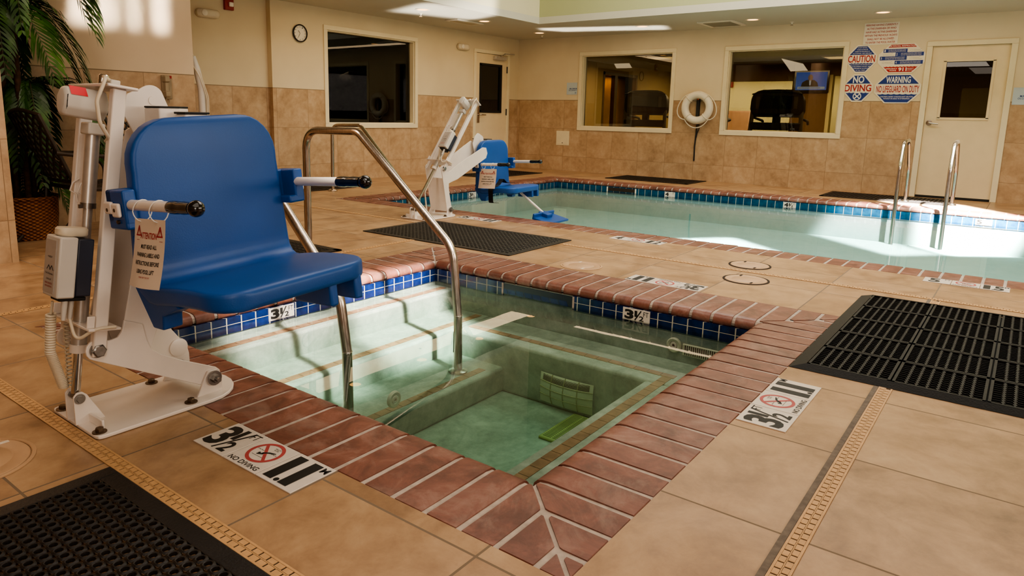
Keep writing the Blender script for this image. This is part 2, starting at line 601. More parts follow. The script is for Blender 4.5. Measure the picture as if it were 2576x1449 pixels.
W2 = (4.86, 6.68, 0.77, 2.135)
W3 = (2.26, 4.03, 0.77, 2.125)
D2 = (0.33, 1.285, 0.0, 2.08)
build(grid_slab('x', XB, -4.0, YL+0.2, 0, ZC, [W2, W3, D2], 0.14), 'wall_back', WALL_B, kind='structure', smooth=0)
W1 = (6.565, 8.44, 0.78, 2.185)
D1 = (9.90, 10.95, 0.0, 2.15)
build(grid_slab('y', YL, 5.70, XB, 0, ZC, [W1, D1], 0.14), 'wall_left', WALL_L, kind='structure', smooth=0)
mb = MB().box(3.4, 5.70, YL+0.09, YL+0.2, 0, ZC)
build(mb, 'recess_wall', simple('recess wall', '#b39a70', 0.7) if False else WALL_L, kind='structure', smooth=0)
build(MB().box(-3.0, 3.72, 6.5, 6.62, 0, 3.2).box(3.60, 3.72, 6.62, YL+0.1, 0, 3.2), 'alcove_wall', WALL_A, kind='structure', smooth=0)
build(MB().box(-3.0, 1.66, 5.13, 5.55, 0, 3.2), 'column_wall', WALL_C, kind='structure', smooth=0)
# rear walls of the room, behind the camera
build(MB().box(-3.1, -3.0, -4.0, 6.6, 0, ZC), 'wall_rear', WALL_A, kind='structure', smooth=0)
build(MB().box(-3.0, XB, -4.1, -4.0, 0, ZC), 'wall_right', WALL_A, kind='structure', smooth=0)
WX0, WX1, WY0, WY1 = 4.9, 9.45, -3.2, 6.38          # ceiling well over the pool
cb = grid_slab('z', ZC, -3.1, XB+0.14, -4.1, YL+0.2, [(WX0, WX1, WY0, WY1), (-3.1, 3.8, 3.4, 6.62)], 0.1)
build(cb, 'ceiling', CEIL, kind='structure', smooth=0)
build(MB().box(-3.1, 3.8, 3.3, 6.62, 3.2, 3.3).box(-3.1, 3.8, 3.3, 3.4, ZC+0.1, 3.2).box(3.8, 3.9, 3.4, 6.62, ZC+0.1, 3.3), 'alcove_ceiling', CEIL, kind='structure', smooth=0)
build(MB().box(WX1, WX1+0.1, WY0, WY1, ZC+0.1, 4.6).box(WX0-0.1, WX0, WY0, WY1, ZC+0.1, 4.6).box(WX0, WX1, WY0-0.1, WY0, ZC+0.1, 4.6).box(WX0-0.1, WX1+0.1, WY0-0.1, WY1+0.1, 4.6, 4.7), 'well_ceiling', WELL, kind='structure', smooth=0)
build(MB().box(WX0-0.1, WX1+0.1, WY1, WY1+0.1, ZC+0.1, 4.6), 'well_side_ceiling', WELLL, kind='structure', smooth=0)

def window(n, axis, const, hole, glass, back=0.09, frame_w=0.085):
    a0, a1, z0, z1 = hole
    t = thing('window_%d' % n, None, None, (const, a0, z0) if axis == 'x' else (a0, const, z0), kind='structure')
    def bx(mb, p0, p1, q0, q1, d0, d1):
        if axis == 'x': mb.box(const+d0, const+d1, p0, p1, q0, q1)
        else: mb.box(p0, p1, const+d0, const+d1, q0, q1)
    w = frame_w
    mb = MB()
    for (p0, p1, q0, q1) in ((a0-0.01, a1+0.01, z1-w+0.03, z1+0.012), (a0-0.01, a1+0.01, z0-0.012, z0+w-0.03), (a0-0.01, a0+w-0.03, z0+w-0.03, z1-w+0.03), (a1-w+0.03, a1+0.01, z0+w-0.03, z1-w+0.03)):
        bx(mb, p0, p1, q0, q1, -0.018, 0.03)
    i = w-0.03
    for (p0, p1, q0, q1) in ((a0+i-0.015, a1-i+0.015, z1-i-0.015, z1-i+0.01), (a0+i-0.015, a1-i+0.015, z0+i-0.01, z0+i+0.015), (a0+i-0.01, a0+i+0.015, z0+i, z1-i), (a1-i-0.015, a1-i+0.01, z0+i, z1-i)):
        bx(mb, p0, p1, q0, q1, 0.01, 0.14)
    build(mb, 'frame', FRAME, t, bevel=0.004, smooth=0)
    mb = MB()
    bx(mb, a0+i, a1-i, z0+i, z1-i, back, back+0.006)
    build(mb, 'pane', glass, t, smooth=0)
    return t
window(1, 'y', YL, W1, GLASS)
window(2, 'x', XB, W2, GLASS, 0.10)
window(3, 'x', XB, W3, GLASS, 0.10)

# doors
d = thing('door_1', None, None, (D1[0], YL, 0), kind='structure')
mb = MB().box(D1[0]-0.01, D1[0]+0.055, YL-0.02, YL+0.13, 0, D1[3]-0.055).box(D1[1]-0.055, D1[1]+0.01, YL-0.02, YL+0.13, 0, D1[3]-0.055).box(D1[0]-0.01, D1[1]+0.01, YL-0.02, YL+0.13, D1[3]-0.055, D1[3]+0.01)
build(mb, 'frame', FRAME, d, bevel=0.005, smooth=0)
lx0, lx1 = D1[0]+0.058, D1[1]-0.058
v = (10.09, 10.71, 1.06, 1.90)
build(grid_slab('y', YL+0.005, lx0, lx1, 0.01, D1[3]-0.06, [v], 0.045), 'leaf', DOORP, d, smooth=0)
mb = MB()
for b in ((v[0]-0.02, v[1]+0.02, v[3]-0.02, v[3]+0.02), (v[0]-0.02, v[1]+0.02, v[2]-0.02, v[2]+0.02), (v[0]-0.02, v[0]+0.025, v[2], v[3]), (v[1]-0.025, v[1]+0.02, v[2], v[3])):
    mb.box(b[0], b[1], YL-0.01, YL+0.055, b[2], b[3])
fr = build(mb, 'window_frame', BLACKM, d, smooth=0)
build(MB().box(v[0], v[1], YL+0.02, YL+0.026, v[2], v[3]), 'pane', GLASS_D, fr, smooth=0)
h = build(MB().box(10.01, 10.075, YL-0.008, YL+0.005, 0.86, 1.15), 'lock_plate', STEEL, d, bevel=0.003)
build(MB().tube(fillet([(10.043, YL, 1.0), (10.043, YL-0.06, 1.0), (10.19, YL-0.06, 1.0)], 0.02), 0.011), 'lever', STEEL, h)
cl = build(MB().box(10.46, 10.80, YL-0.06, YL+0.005, 2.0, 2.065), 'door_closer', ALU, d, bevel=0.006)
build(MB().tube([(10.62, YL-0.05, 2.07), (10.55, YL-0.20, 2.10), (11.08, YL-0.03, 2.135)], 0.010), 'closer_arm', ALU, cl)
for z in (1.06, 1.84):
    build(MB().box(lx1-0.008, lx1+0.02, YL-0.014, YL+0.01, z-0.06, z+0.06), 'hinge', BLACKM, d)

d = thing('door_2', None, None, (XB, D2[0], 0), kind='structure')
mb = MB().box(XB-0.02, XB+0.13, D2[0]-0.03, D2[0]+0.04, 0, D2[3]-0.055).box(XB-0.02, XB+0.13, D2[1]-0.06, D2[1]+0.01, 0, D2[3]-0.055).box(XB-0.02, XB+0.13, D2[0]-0.03, D2[1]+0.01, D2[3]-0.055, D2[3]+0.01)
build(mb, 'frame', FRAME, d, bevel=0.005, smooth=0)
v = (0.53, 1.06, 1.08, 1.83)
build(grid_slab('x', XB+0.03, D2[0]+0.042, D2[1]-0.062, 0.03, D2[3]-0.058, [v], 0.045), 'leaf', DOORP, d, smooth=0)
mb = MB()
for b in ((v[0]-0.02, v[1]+0.02, v[3]-0.01, v[3]+0.02), (v[0]-0.02, v[1]+0.02, v[2]-0.02, v[2]+0.01), (v[0]-0.02, v[0]+0.01, v[2], v[3]), (v[1]-0.01, v[1]+0.02, v[2], v[3])):
    mb.box(XB+0.02, XB+0.08, b[0], b[1], b[2], b[3])
fr = build(mb, 'window_frame', DOORP, d, smooth=0)
build(MB().box(XB+0.05, XB+0.056, v[0], v[1], v[2], v[3]), 'pane', GLASS_D, fr, smooth=0)
h = build(MB().lathe([(0.001, -0.02), (0.036, -0.02), (0.036, 0.01), (0.001, 0.012)], Matrix.Translation((XB+0.03, 1.165, 1.015)) @ Matrix.Rotation(-PI/2, 4, 'Y')), 'rose', STEELB, d)
build(MB().tube(fillet([(XB+0.03, 1.165, 1.015), (XB-0.04, 1.165, 1.015), (XB-0.04, 1.05, 1.0)], 0.02), 0.012), 'lever', STEELB, h)
build(MB().box(XB+0.03, XB+0.075, D2[0]+0.045, D2[1]-0.065, 0.0, 0.03), 'threshold', BLACKM, d, smooth=0)

# ------------------------------------------------------------------ copings
def coping(name, x0, x1, y0, y1, out, sides, pitch):
    """brick bullnose coping round a rectangular basin; out = outward widths per side"""
    t = thing(name, None, None, (x0, y0, 0), kind='structure')
    S = {'near': ((x0, y0), (0, 1), (-1, 0), y1-y0), 'far': ((x1, y0), (0, 1), (1, 0), y1-y0),
         'right': ((x0, y0), (1, 0), (0, -1), x1-x0), 'left': ((x0, y1), (1, 0), (0, 1), x1-x0)}
    br, gr = MB(), MB()
    for sd in sides:
        (ox, oy), a, o, L = S[sd]
        W = out[sd]
        prof = [(W, -0.004, 1), (W-0.003, 0.001, 1)] + [(W-0.003-(W-0.053)*q/24, 0.001+0.001*q/24, 1) for q in range(1, 24)] + [(0.05, 0.002, 1), (0.028, 0.0, 1), (0.012, -0.006, 1), (0.002, -0.017, 1), (-0.003, -0.032, 1), (0.0, -0.046, 1), (0.008, -0.056, 1), (0.03, -0.060, 1)]
        def pt(s_, w, z):
            return (ox+a[0]*s_+o[0]*w, oy+a[1]*s_+o[1]*w, z)
        gp = [pt_ for pt_ in ((W+0.004, -0.0015), (0.05, -0.003), (0.022, -0.008), (0.008, -0.020), (0.005, -0.034), (0.01, -0.048), (0.04, -0.056))]
        e0 = 1.0
        rings = []
        for q in (0, 1):
            rings.append([pt((-w if q == 0 else L+w), w, z) for w, z in gp] + [pt((-W if q == 0 else L+W), W, -0.06)])
        gr.ringloft(rings)
        n0 = int(math.ceil(W/pitch))+1
        cnt = int(round(L/pitch))
        pp = L/cnt
        g = 0.0092
        for k in range(-n0, cnt+n0):
            s0, s1 = k*pp+g, (k+1)*pp-g
            jit = random.uniform(-0.0012, 0.0012)
            top, seg = [], []
            for w, z, _ in prof:
                l0 = max(s0, -max(w, 0)+g*0.9) if k < 1 else s0
                l1 = min(s1, L+max(w, 0)-g*0.9) if k >= cnt-1 else s1
                if k < 0: l0 = max(s0, -w+g*0.9)
                if k >= cnt: l1 = min(s1, L+w-g*0.9)
                if l1 - l0 > 0.003:
                    seg.append((pt(l0, w, z+jit), pt(l1, w, z+jit)))
            if len(seg) < 2: continue
            vs = [p for q in seg for p in q]
            fs = [(2*i, 2*i+1, 2*i+3, 2*i+2) for i in range(len(seg)-1)]
            # brick flanks drop to the mortar
            m = len(vs)
            vs2 = [(p[0], p[1], p[2]-0.01) for p in vs]
            fs += [(2*i, 2*i+2, m+2*i+2, m+2*i) for i in range(len(seg)-1)] + [(2*i+1, 2*i+3, m+2*i+3, m+2*i+1) for i in range(len(seg)-1)]
            br.add(vs+vs2, fs)
    build(gr, 'mortar', GROUT, t, smooth=30)
    build(br, 'bricks', BRICK, t, smooth=50)
    return t
coping('spa_coping_trim', SX0, SX1, SY0, SY1, {'near': SX0-SO[0], 'far': SO[1]-SX1, 'right': SY0-SO[2], 'left': SO[3]-SY1}, ('near', 'far', 'right', 'left'), 0.1165)
coping('pool_coping_trim', PX0, PX1, PY0, PY1, {'near': 0.30, 'far': 0.30, 'right': 0.30, 'left': 0.30}, ('near', 'far', 'left'), 0.1165)

# ------------------------------------------------------------------ spa basin
t = thing('spa_floor', None, None, (SX0, SY0, -0.6), kind='structure')
zb, zf = -0.30, -0.60
bi = (1.515, 3.14, 1.41, 2.69)       # foot-well between the benches and the second step
steps = [(3.0, -0.165), (2.69, -0.30), (2.30, -0.45)]
mb = MB()
mb.box(SX0-0.3, SX1+0.3, SY0-0.3, SY1+0.3, zf-0.1, zf)                  # floor
mb.box(SX1, SX1+0.2, SY0-0.3, SY1+0.3, zf, -0.058)                       # far wall
mb.box(SX0-0.2, SX0, SY0-0.3, SY1+0.3, zf, -0.058)
mb.box(SX0, SX1, SY0-0.2, SY0, zf, -0.058)
mb.box(SX0, SX1, SY1, SY1+0.2, zf, -0.058)
build(mb, 'basin', SPAPLASTER, t, smooth=0)
mb = MB().box(3.14, SX1, SY0, 2.69, zf, zb).box(SX0, 3.14, SY0, 1.41, zf, zb)
build(mb, 'bench', SPAPLASTER, t, bevel=0.018, seg=3)
for y_, z_ in steps:
    build(MB().box(SX0, SX1, y_, SY1, zf, z_), 'step', SPAPLASTER, t, bevel=0.016, seg=3)
mb = MB()
def trim_row(mb, p0, p1, z, w, n):
    d = (Vector(p1)-Vector(p0)); L = d.length; d.normalize()
    q = Vector((-d.y, d.x))
    k = int(L/0.075)
    for i in range(k):
        a = Vector(p0)+d*(i*0.075+0.002); b = Vector(p0)+d*((i+1)*0.075-0.002)
        mb.prism([(a.x, a.y, z), (b.x, b.y, z), (b.x+q.x*w, b.y+q.y*w, z), (a.x+q.x*w, a.y+q.y*w, z)], (0, 0, 0.0022))
for y_, z_ in steps:
    trim_row(mb, (SX0+0.02, y_+0.045), (SX1-0.02 if z_ > -0.4 else 3.1, y_+0.045), z_, 0.05, 0)
trim_row(mb, (3.24, 1.30), (3.24, 2.69), zb, -0.05, 0)
trim_row(mb, (SX0, 1.31), (3.24, 1.31), zb, 0.05, 0)
build(mb, 'step_edge_tiles', STEPTILE, t, smooth=0)
# waterline tiles
sk = (2.07, 2.585)       # skimmer mouth in the far wall
build(MB().box(SX1-0.006, SX1+0.01, SY0, sk[0], -0.14, -0.055).box(SX1-0.006, SX1+0.01, sk[1], SY1, -0.14, -0.055), 'waterline_tiles', SPATILE_F, t, smooth=0)
build(MB().box(SX0, SX1, SY1-0.006, SY1+0.01, -0.14, -0.055).box(SX0, SX1, SY0-0.01, SY0+0.006, -0.14, -0.055), 'waterline_tiles', SPATILE_L, t, smooth=0)
w_ = MB().box(SX0-0.1, SX1+0.1, SY0-0.1, SY1+0.1, -0.65, -0.122)
build(w_, 'spa_water', SPAWATER, kind='structure', smooth=0)
# cut the far basin wall for the skimmer: a tiled niche standing proud of the plaster
s = thing('skimmer_opening', 'dark tiled skimmer mouth in the spa waterline beside the small depth tile', 'skimmer', (SX1, sk[0], -0.12))
build(MB().box(SX1-0.0062, SX1-0.004, sk[0], sk[1], -0.128, -0.058), 'throat', simple('dark skimmer throat', '#0b1226', 0.4, vary=0.3), s, smooth=0)
mb = MB()
for i in range(8):
    yy = sk[0]+0.03+i*0.064
    mb.prism([(SX1-0.008, yy, -0.125), (SX1-0.008, yy+0.058, -0.125), (SX1-0.0065, yy+0.058+0.012, -0.095), (SX1-0.0065, yy+0.012, -0.095)], (0.001, 0, 0))
build(mb, 'shelf_tiles', simple('deep blue shelf tile', '#0c1f55', 0.15, vary=0.15), s, smooth=0)
build(MB().box(SX1-0.009, SX1-0.004, sk[0]-0.012, sk[0], -0.13, -0.058).box(SX1-0.009, SX1-0.004, sk[1], sk[1]+0.012, -0.13, -0.058), 'mortar_edges', GROUT, s, smooth=0)

# pool basin
t = thing('pool_floor', None, None, (PX0, PY0, -0.9), kind='structure')
pz = -0.45
mb = MB().box(PX0-0.2, PX1+0.2, PY0-0.2, PY1+0.2, pz-0.1, pz).box(PX1, PX1+0.2, PY0, PY1+0.2, pz, -0.058).box(PX0-0.2, PX0, PY0, PY1+0.2, pz, -0.058).box(PX0, PX1, PY1, PY1+0.2, pz, -0.058).box(PX0-0.2, PX1+0.2, PY0-0.2, PY0, pz, -0.058)
build(mb, 'basin', POOLPLASTER, t, smooth=0)
build(MB().box(PX1-0.006, PX1+0.01, PY0, PY1, -0.155, -0.055).box(PX0-0.01, PX0+0.006, PY0, PY1, -0.155, -0.055).box(PX0, PX1, PY1-0.006, PY1+0.01, -0.155, -0.055), 'waterline_tiles', POOLTILE, t, smooth=0)
build(MB().box(PX0-0.1, PX1+0.1, PY0-0.1, PY1+0.1, -0.95, -0.125), 'pool_water', POOLWATER, kind='structure', smooth=0)

# ------------------------------------------------------------------ deck drains
def drain(x0, y0, x1, y1, label, wide=0.046, seal=0):
    """slotted trench drain between two deck points (axis aligned)"""
    ax = (x1-x0) > (y1-y0)
    L = (x1-x0) if ax else (y1-y0)
    o = (x0, y0, 0)
    t = thing('trench_drain', label, 'drain', o, group=None)
    def B(mb, s0, s1, w0, w1, z0, z1):
        if ax: mb.box(x0+s0, x0+s1, y0+w0, y0+w1, z0, z1)
        else: mb.box(x0-w1, x0-w0, y0+s0, y0+s1, z0, z1)
    h = wide/2
    mb = MB(); B(mb, 0, L, -h, h, 0.0003, 0.001)
    build(mb, 'channel', DARK, t, smooth=0)
    mb = MB()
    B(mb, 0, L, -h, -h+0.006, 0.0005, 0.003); B(mb, 0, L, h-0.006, h, 0.0005, 0.003)
    B(mb, 0, L, -0.002, 0.002, 0.0005, 0.0026)
    n = int(L/0.028)
    for i in range(n):
        s = i*0.028
        B(mb, s+0.0025, s+0.0255, -h+0.0065, -0.0012, 0.0005, 0.0026)
        s += 0.014
        B(mb, s+0.0025, s+0.0255, 0.0012, h-0.0065, 0.0005, 0.0026)
    build(mb, 'grate', DRAINM, t, smooth=0)
    if seal:
        mb = MB(); a, b = (h+0.001, h+0.018) if seal > 0 else (-h-0.018, -h-0.001)
        B(mb, 0, L, a, b, 0.0003, 0.0022)
        build(mb, 'sealant', DRAING, t, smooth=0)
    return t
drain(0.60, 0.333, 2.935, 0.333, 'long tan slotted trench drain running out from under the grid mat toward the camera', seal=1)
drain(4.49, 0.333, 4.65, 0.333, 'short end of a tan slotted drain between the grid mat and the long drain line', seal=1)
drain(0.826, 0.36, 0.826, 3.83, 'tan slotted trench drain passing beside the near black mat and pool lift plate')
drain(0.2, 3.86, 4.64, 3.86, 'tan slotted trench drain crossing the deck behind the near pool lift')
drain(4.68, -2.5, 4.68, 2.89, 'straight slotted drain line between the spa and the swimming pool')
drain(4.68, 4.46, 4.68, 7.0, 'slotted drain line on the far deck, running on behind the holed mat and lift')

# ------------------------------------------------------------------ rubber mats
def hole_mat(x0, x1, y0, y1, pitch, rim, th, label, raised=True):
    """ring-hole anti-fatigue mat built hole by hole"""
    t = thing('drainage_mat', label, 'mat', (x0, y0, 0))
    mb = MB()
    ix0, ix1, iy0, iy1 = x0+rim, x1-rim, y0+rim, y1-rim
    nx = max(1, round((ix1-ix0)/pitch)); ny = max(1, round((iy1-iy0)/pitch))
    px, py = (ix1-ix0)/nx, (iy1-iy0)/ny
    N = 10
    for i in range(nx):
        for j in range(ny):
            cx, cy = ix0+(i+0.5)*px, iy0+(j+0.5)*py
            outer, inner, crest, low = [], [], [], []
            for k in range(N):
                a = 2*PI*(k+0.5)/N
                c, s_ = math.cos(a), math.sin(a)
                q = 1/max(abs(c), abs(s_))
                outer.append((cx+c*q*px/2, cy+s_*q*py/2, th*0.72))
                crest.append((cx+c*px*0.40, cy+s_*py*0.40, th))
                inner.append((cx+c*px*0.31, cy+s_*py*0.31, th*0.9))
                low.append((cx+c*px*0.30, cy+s_*py*0.30, 0.001))
            fs = []
            for k in range(N):
                l = (k+1) % N
                fs += [(k, l, N+l, N+k), (N+k, N+l, 2*N+l, 2*N+k), (2*N+k, 2*N+l, 3*N+l, 3*N+k)]
            mb.add(outer+crest+inner+low, fs)
    build(mb, 'holed_field', RUBBER, t, smooth=50)
    mb = MB()
    b = rim*0.45
    for (a0, a1, c0, c1) in ((x0, x1, y0, iy0), (x0, x1, iy1, y1), (x0, ix0, iy0, iy1), (ix1, x1, iy0, iy1)):
        mb.box(a0, a1, c0, c1, 0.0008, th*0.72)
    build(mb, 'border', RUBBER, t, bevel=0.003, smooth=0)
    return t
hole_mat(-0.10, 0.800, 0.42, 1.945, 0.0305, 0.05, 0.011, 'black ring-holed rubber mat beside the near lift plate and tan drain')
hole_mat(4.0, 4.87, 2.9, 4.45, 0.042, 0.05, 0.010, 'dark holed rubber mat lying between the spa and the far pool lift')

def grid_mat(x0, x1, y0, y1, label):
    t = thing('modular_mat', label, 'mat', (x0, y0, 0))
    th, bev = 0.02, 0.06
    nx, ny = 5, 3
    ix0, ix1, iy1, iy0 = x0+0.035, x1-0.015, y1-bev, y0+0.01
    mod_x, mod_y = (ix1-ix0)/nx, 0.305
    mb = MB()
    # sloping edge ramps
    e = [(x0, y0), (x0, y1), (x1, y1), (x1, y0)]
    i_ = [(ix0, y0), (ix0, iy1), (ix1, iy1), (ix1, y0)]
    mb.add([(a, b, 0.002) for a, b in e]+[(a, b, th) for a, b in i_], [(0, 1, 5, 4), (1, 2, 6, 5), (2, 3, 7, 6)])
    build(mb, 'edge_ramp', RUBBER_D, t, smooth=0)
    bars = MB()
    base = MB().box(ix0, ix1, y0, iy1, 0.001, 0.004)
    build(base, 'underside', simple('mat shadow black', '#040303', 0.8, vary=0.3), t, smooth=0)  # near-black sheet, paints the shade inside the open grid
    j = 0
    yy = iy1
    while yy > y0+0.02:
        yb = max(yy-mod_y, y0)
        for i in range(nx):
            a0, a1 = ix0+i*mod_x+0.003, ix0+(i+1)*mod_x-0.003
            b0, b1 = yb+0.003, yy-0.003
            w = 0.010
            for (p0, p1, q0, q1) in ((a0, a1, b0, b0+w), (a0, a1, b1-w, b1), (a0, a0+w, b0, b1), (a1-w, a1, b0, b1)):
                bars.box(p0, p1, q0, q1, 0.003, th)
            # zig-zag ribs between rows of oval holes
            nr = 8
            pr = (b1-b0-2*w)/nr
            for r in range(1, nr):
                yc = b0+w+r*pr
                nz = 11
                ps = (a1-a0-2*w)/nz
                up, dn = [], []
                for k in range(2*nz+1):
                    xx = a0+w+k*ps/2
                    hw = 0.0016 if k % 2 else 0.0075
                    up.append((xx, yc+hw, th-0.002)); dn.append((xx, yc-hw, th-0.002))
                m = len(up)
                bars.add(up+dn+[(p[0], p[1], 0.003) for p in up]+[(p[0], p[1], 0.003) for p in dn],
                         [(k, k+1, m+k+1, m+k) for k in range(m-1)] + [(k, k+1, 2*m+k+1, 2*m+k) for k in range(m-1)] + [(m+k, m+k+1, 3*m+k+1, 3*m+k) for k in range(m-1)])
            nz = 11
            ps = (a1-a0-2*w)/nz
            for k in range(1, nz):
                xx = a0+w+k*ps
                bars.box(xx-0.0014, xx+0.0014, b0+w, b1-w, 0.003, th-0.006)
        yy -= mod_y
    build(bars, 'grid_modules', RUBBER_D, t, smooth=0)
    return t
grid_mat(2.94, 4.48, -1.0, 0.69, 'large black modular grid mat of square-framed modules on the deck beside the spa')

def slat_mat(x0, x1, y0, y1, label, along='y'):
    t = thing('drainage_mat', label, 'mat', (x0, y0, 0))
    mb = MB().box(x0+0.04, x1-0.04, y0+0.04, y1-0.04, 0.001, 0.006)
    build(mb, 'base_sheet', simple('mat base black', '#0c0907', 0.7, vary=0.3), t, smooth=0)
    mb = MB()
    for (a0, a1, c0, c1) in ((x0, x1, y0, y0+0.05), (x0, x1, y1-0.05, y1), (x0, x0+0.05, y0, y1), (x1-0.05, x1, y0, y1)):
        mb.box(a0, a1, c0, c1, 0.001, 0.009)
    k = int((y1-y0)/0.045)
    for i in range(1, k):
        yy = y0+i*(y1-y0)/k
        mb.box(x0+0.05, x1-0.05, yy-0.007, yy+0.007, 0.004, 0.010)
    k = int((x1-x0)/0.06)
    for i in range(1, k):
        xx = x0+i*(x1-x0)/k
        mb.box(xx-0.006, xx+0.006, y0+0.05, y1-0.05, 0.004, 0.009)
    build(mb, 'ribs', RUBBER, t, smooth=0)
    return t
slat_mat(8.85, 10.4, 6.85, 7.6, 'black mat on the deck seen past the far pool lift seat')
slat_mat(10.4, 11.2, 4.17, 5.6, 'black rubber mat against the back wall between the two fitness windows')
slat_mat(10.28, 11.08, 0.76, 2.24, 'black ribbed mat in front of the cream door, behind the ladder rails')
slat_mat(5.0, 6.35, 7.18, 7.8, 'black mat under the big window wall, behind the front spa handrail')
slat_mat(2.2, 3.32, 3.92, 4.6, 'dark mat behind the spa steps, mostly hidden by the blue lift seat')

# ------------------------------------------------------------------ depth markers
def no_dive(F, cx, cy, s, ring, ink, full=True):
    F.ring(ring, cx, cy, 0.30*s, 0.37*s)
    F.bar(ring, cx-0.235*s, cy+0.235*s, cx+0.235*s, cy-0.235*s, 0.065*s, 1.15)
    # small diver
    F.poly(ink, [(cx-0.06*s, cy-0.02*s), (cx+0.05*s, cy+0.06*s), (cx+0.20*s, cy+0.10*s), (cx+0.20*s, cy+0.075*s), (cx+0.06*s, cy+0.01*s), (cx-0.02*s, cy-0.07*s)], 1.3)
    F.poly(ink, [(cx-0.02*s, cy-0.02*s), (cx-0.13*s, cy-0.10*s), (cx-0.11*s, cy-0.13*s), (cx+0.01*s, cy-0.07*s)], 1.3)
    F.ring(ink, cx-0.105*s, cy-0.06*s, 0.0, 0.026*s, 14, 1.3)
    for sg in (-1, 1):
        x_ = cx+sg*0.10*s
        for q in range(5):
            a = x_+sg*q*0.036*s; b = x_+sg*(q+1)*0.036*s
            F.bar(ink, a, cy+(0.03 if q % 2 else 0.05)*s, b, cy+(0.05 if q % 2 else 0.03)*s, 0.008*s, 1.1)
    F.bar(ink, cx-0.20*s, cy-0.16*s, cx+0.12*s, cy-0.16*s, 0.006*s, 1.1)

def deck_marker(o, right, up, feet, half, metres, label, size=0.152):
    """three square ceramic tiles set in the deck: feet, no diving, metres"""
    r = Vector(right); u = Vector(up)
    o = Vector(o)
    t = thing('depth_marker', label, 'depth marker', tuple(o))
    ink, ring = MB(), MB()
    th = 0.0035
    for k in range(3):
        oo = o + r*(k*(size+0.003))
        mb = MB()
        F = Face(oo, r, u)
        F.slab(mb, [(0, 0), (size, 0), (size, size), (0, size)], th)
        build(mb, 'tile', MARKER, t, bevel=0.001, smooth=0)
        G = Face(oo + F.n*th, r, u, 0.0006)
        s = size
        if k == 0:
            if half:
                G.text(ink, feet, 0.27*s, 0.50*s, 0.40*s, 0.80*s, 0.035)
                G.text(ink, '1', 0.535*s, 0.70*s, 0.12*s, 0.42*s, 0.03)
                G.bar(ink, 0.50*s, 0.08*s, 0.76*s, 0.92*s, 0.05*s)
                G.text(ink, '2', 0.74*s, 0.27*s, 0.22*s, 0.38*s, 0.03)
            else:
                G.text(ink, feet, 0.40*s, 0.50*s, 0.42*s, 0.80*s, 0.035)
            G.text(ink, 'FT', 0.86*s, 0.82*s, 0.20*s, 0.20*s, 0.0)
        elif k == 1:
            no_dive(G, 0.5*s, 0.58*s, s, ring, ink)
            G.text(ink, 'NO DIVING', 0.5*s, 0.11*s, 0.86*s, 0.12*s, 0.012)
            G.text(ink, 'SHALLOW', 0.60*s, 0.80*s, 0.16*s, 0.035*s, 0.0, 1.6)
            G.text(ink, 'WATER', 0.60*s, 0.75*s, 0.13*s, 0.035*s, 0.0, 1.6)
        else:
            a, b = metres.split('.')
            G.text(ink, a, 0.22*s, 0.50*s, 0.24*s, 0.84*s, 0.05)
            G.ring(ink, 0.44*s, 0.13*s, 0, 0.055*s, 18)
            wid = 0.24 if b == '1' else 0.34
            G.text(ink, b, 0.64*s, 0.50*s, wid*s, 0.84*s, 0.05 if b == '1' else 0.035)
            G.text(ink, 'M', 0.89*s, 0.84*s, 0.16*s, 0.17*s, 0.02)
    build(ink, 'lettering', INK, t, smooth=0)
    build(ring, 'prohibition_ring', INKRING, t, smooth=0)
    return t
deck_marker((1.035, 1.925, 0.0), (0, -1, 0), (1, 0, 0), '3', True, '1.1', 'white three and a half foot depth marker beside the near lift plate', 0.157)
deck_marker((2.28, 0.525, 0.0), (1, 0, 0), (0, 1, 0), '3', True, '1.1', 'white three and a half foot depth marker at the corner of the black grid mat', 0.162)
deck_marker((4.07, 1.455, 0.0), (0, 1, 0), (-1, 0, 0), '3', True, '1.1', 'upside-down three and a half foot depth marker beyond the spa', 0.158)
deck_marker((5.185, 0.46, 0.0), (0, -1, 0), (1, 0, 0), '5', False, '1.5', 'white five foot depth marker on the pool deck beyond the grid mat', 0.150)
deck_marker((5.185, 2.73, 0.0), (0, -1, 0), (1, 0, 0), '4', False, '1.2', 'white four foot depth marker on the near pool deck', 0.150)
deck_marker((5.185, 4.42, 0.0), (0, -1, 0), (1, 0, 0), '3', True, '1.1', 'white depth marker on the deck against the far lift base plate', 0.150)

def wall_marker(o, right, up, w, h, feet, half, label):
    t = thing('depth_tile', label, 'depth marker', tuple(o))
    F = Face(o, right, up)
    mb = MB(); F.slab(mb, [(0, 0), (w, 0), (w, h), (0, h)], 0.004)
    build(mb, 'tile', MARKER, t, smooth=0)
    G = Face(F.o+F.n*0.004, right, up, 0.0006)
    ink = MB()
    G.text(ink, feet, 0.24*w, 0.5*h, 0.34*w, 0.78*h, 0.05)
    if half:
        G.text(ink, '1', 0.49*w, 0.62*h, 0.10*w, 0.5*h, 0.03)
        G.bar(ink, 0.46*w, 0.1*h, 0.68*w, 0.92*h, 0.045*w)
        G.text(ink, '2', 0.70*w, 0.30*h, 0.17*w, 0.4*h, 0.03)
    G.text(ink, 'FT', 0.86*w, 0.68*h, 0.19*w, 0.4*h, 0.0)
    build(ink, 'lettering', INK, t, smooth=0)
    return t
wall_marker((SX1-0.0065, 1.735, -0.128), (0, -1, 0), (0, 0, 1), 0.165, 0.071, '3', True, 'three and a half foot tile in the spa waterline beside the skimmer mouth')
wall_marker((2.17, SY1-0.0065, -0.128), (1, 0, 0), (0, 0, 1), 0.165, 0.071, '3', True, 'three and a half foot tile in the spa waterline under the blue seat')
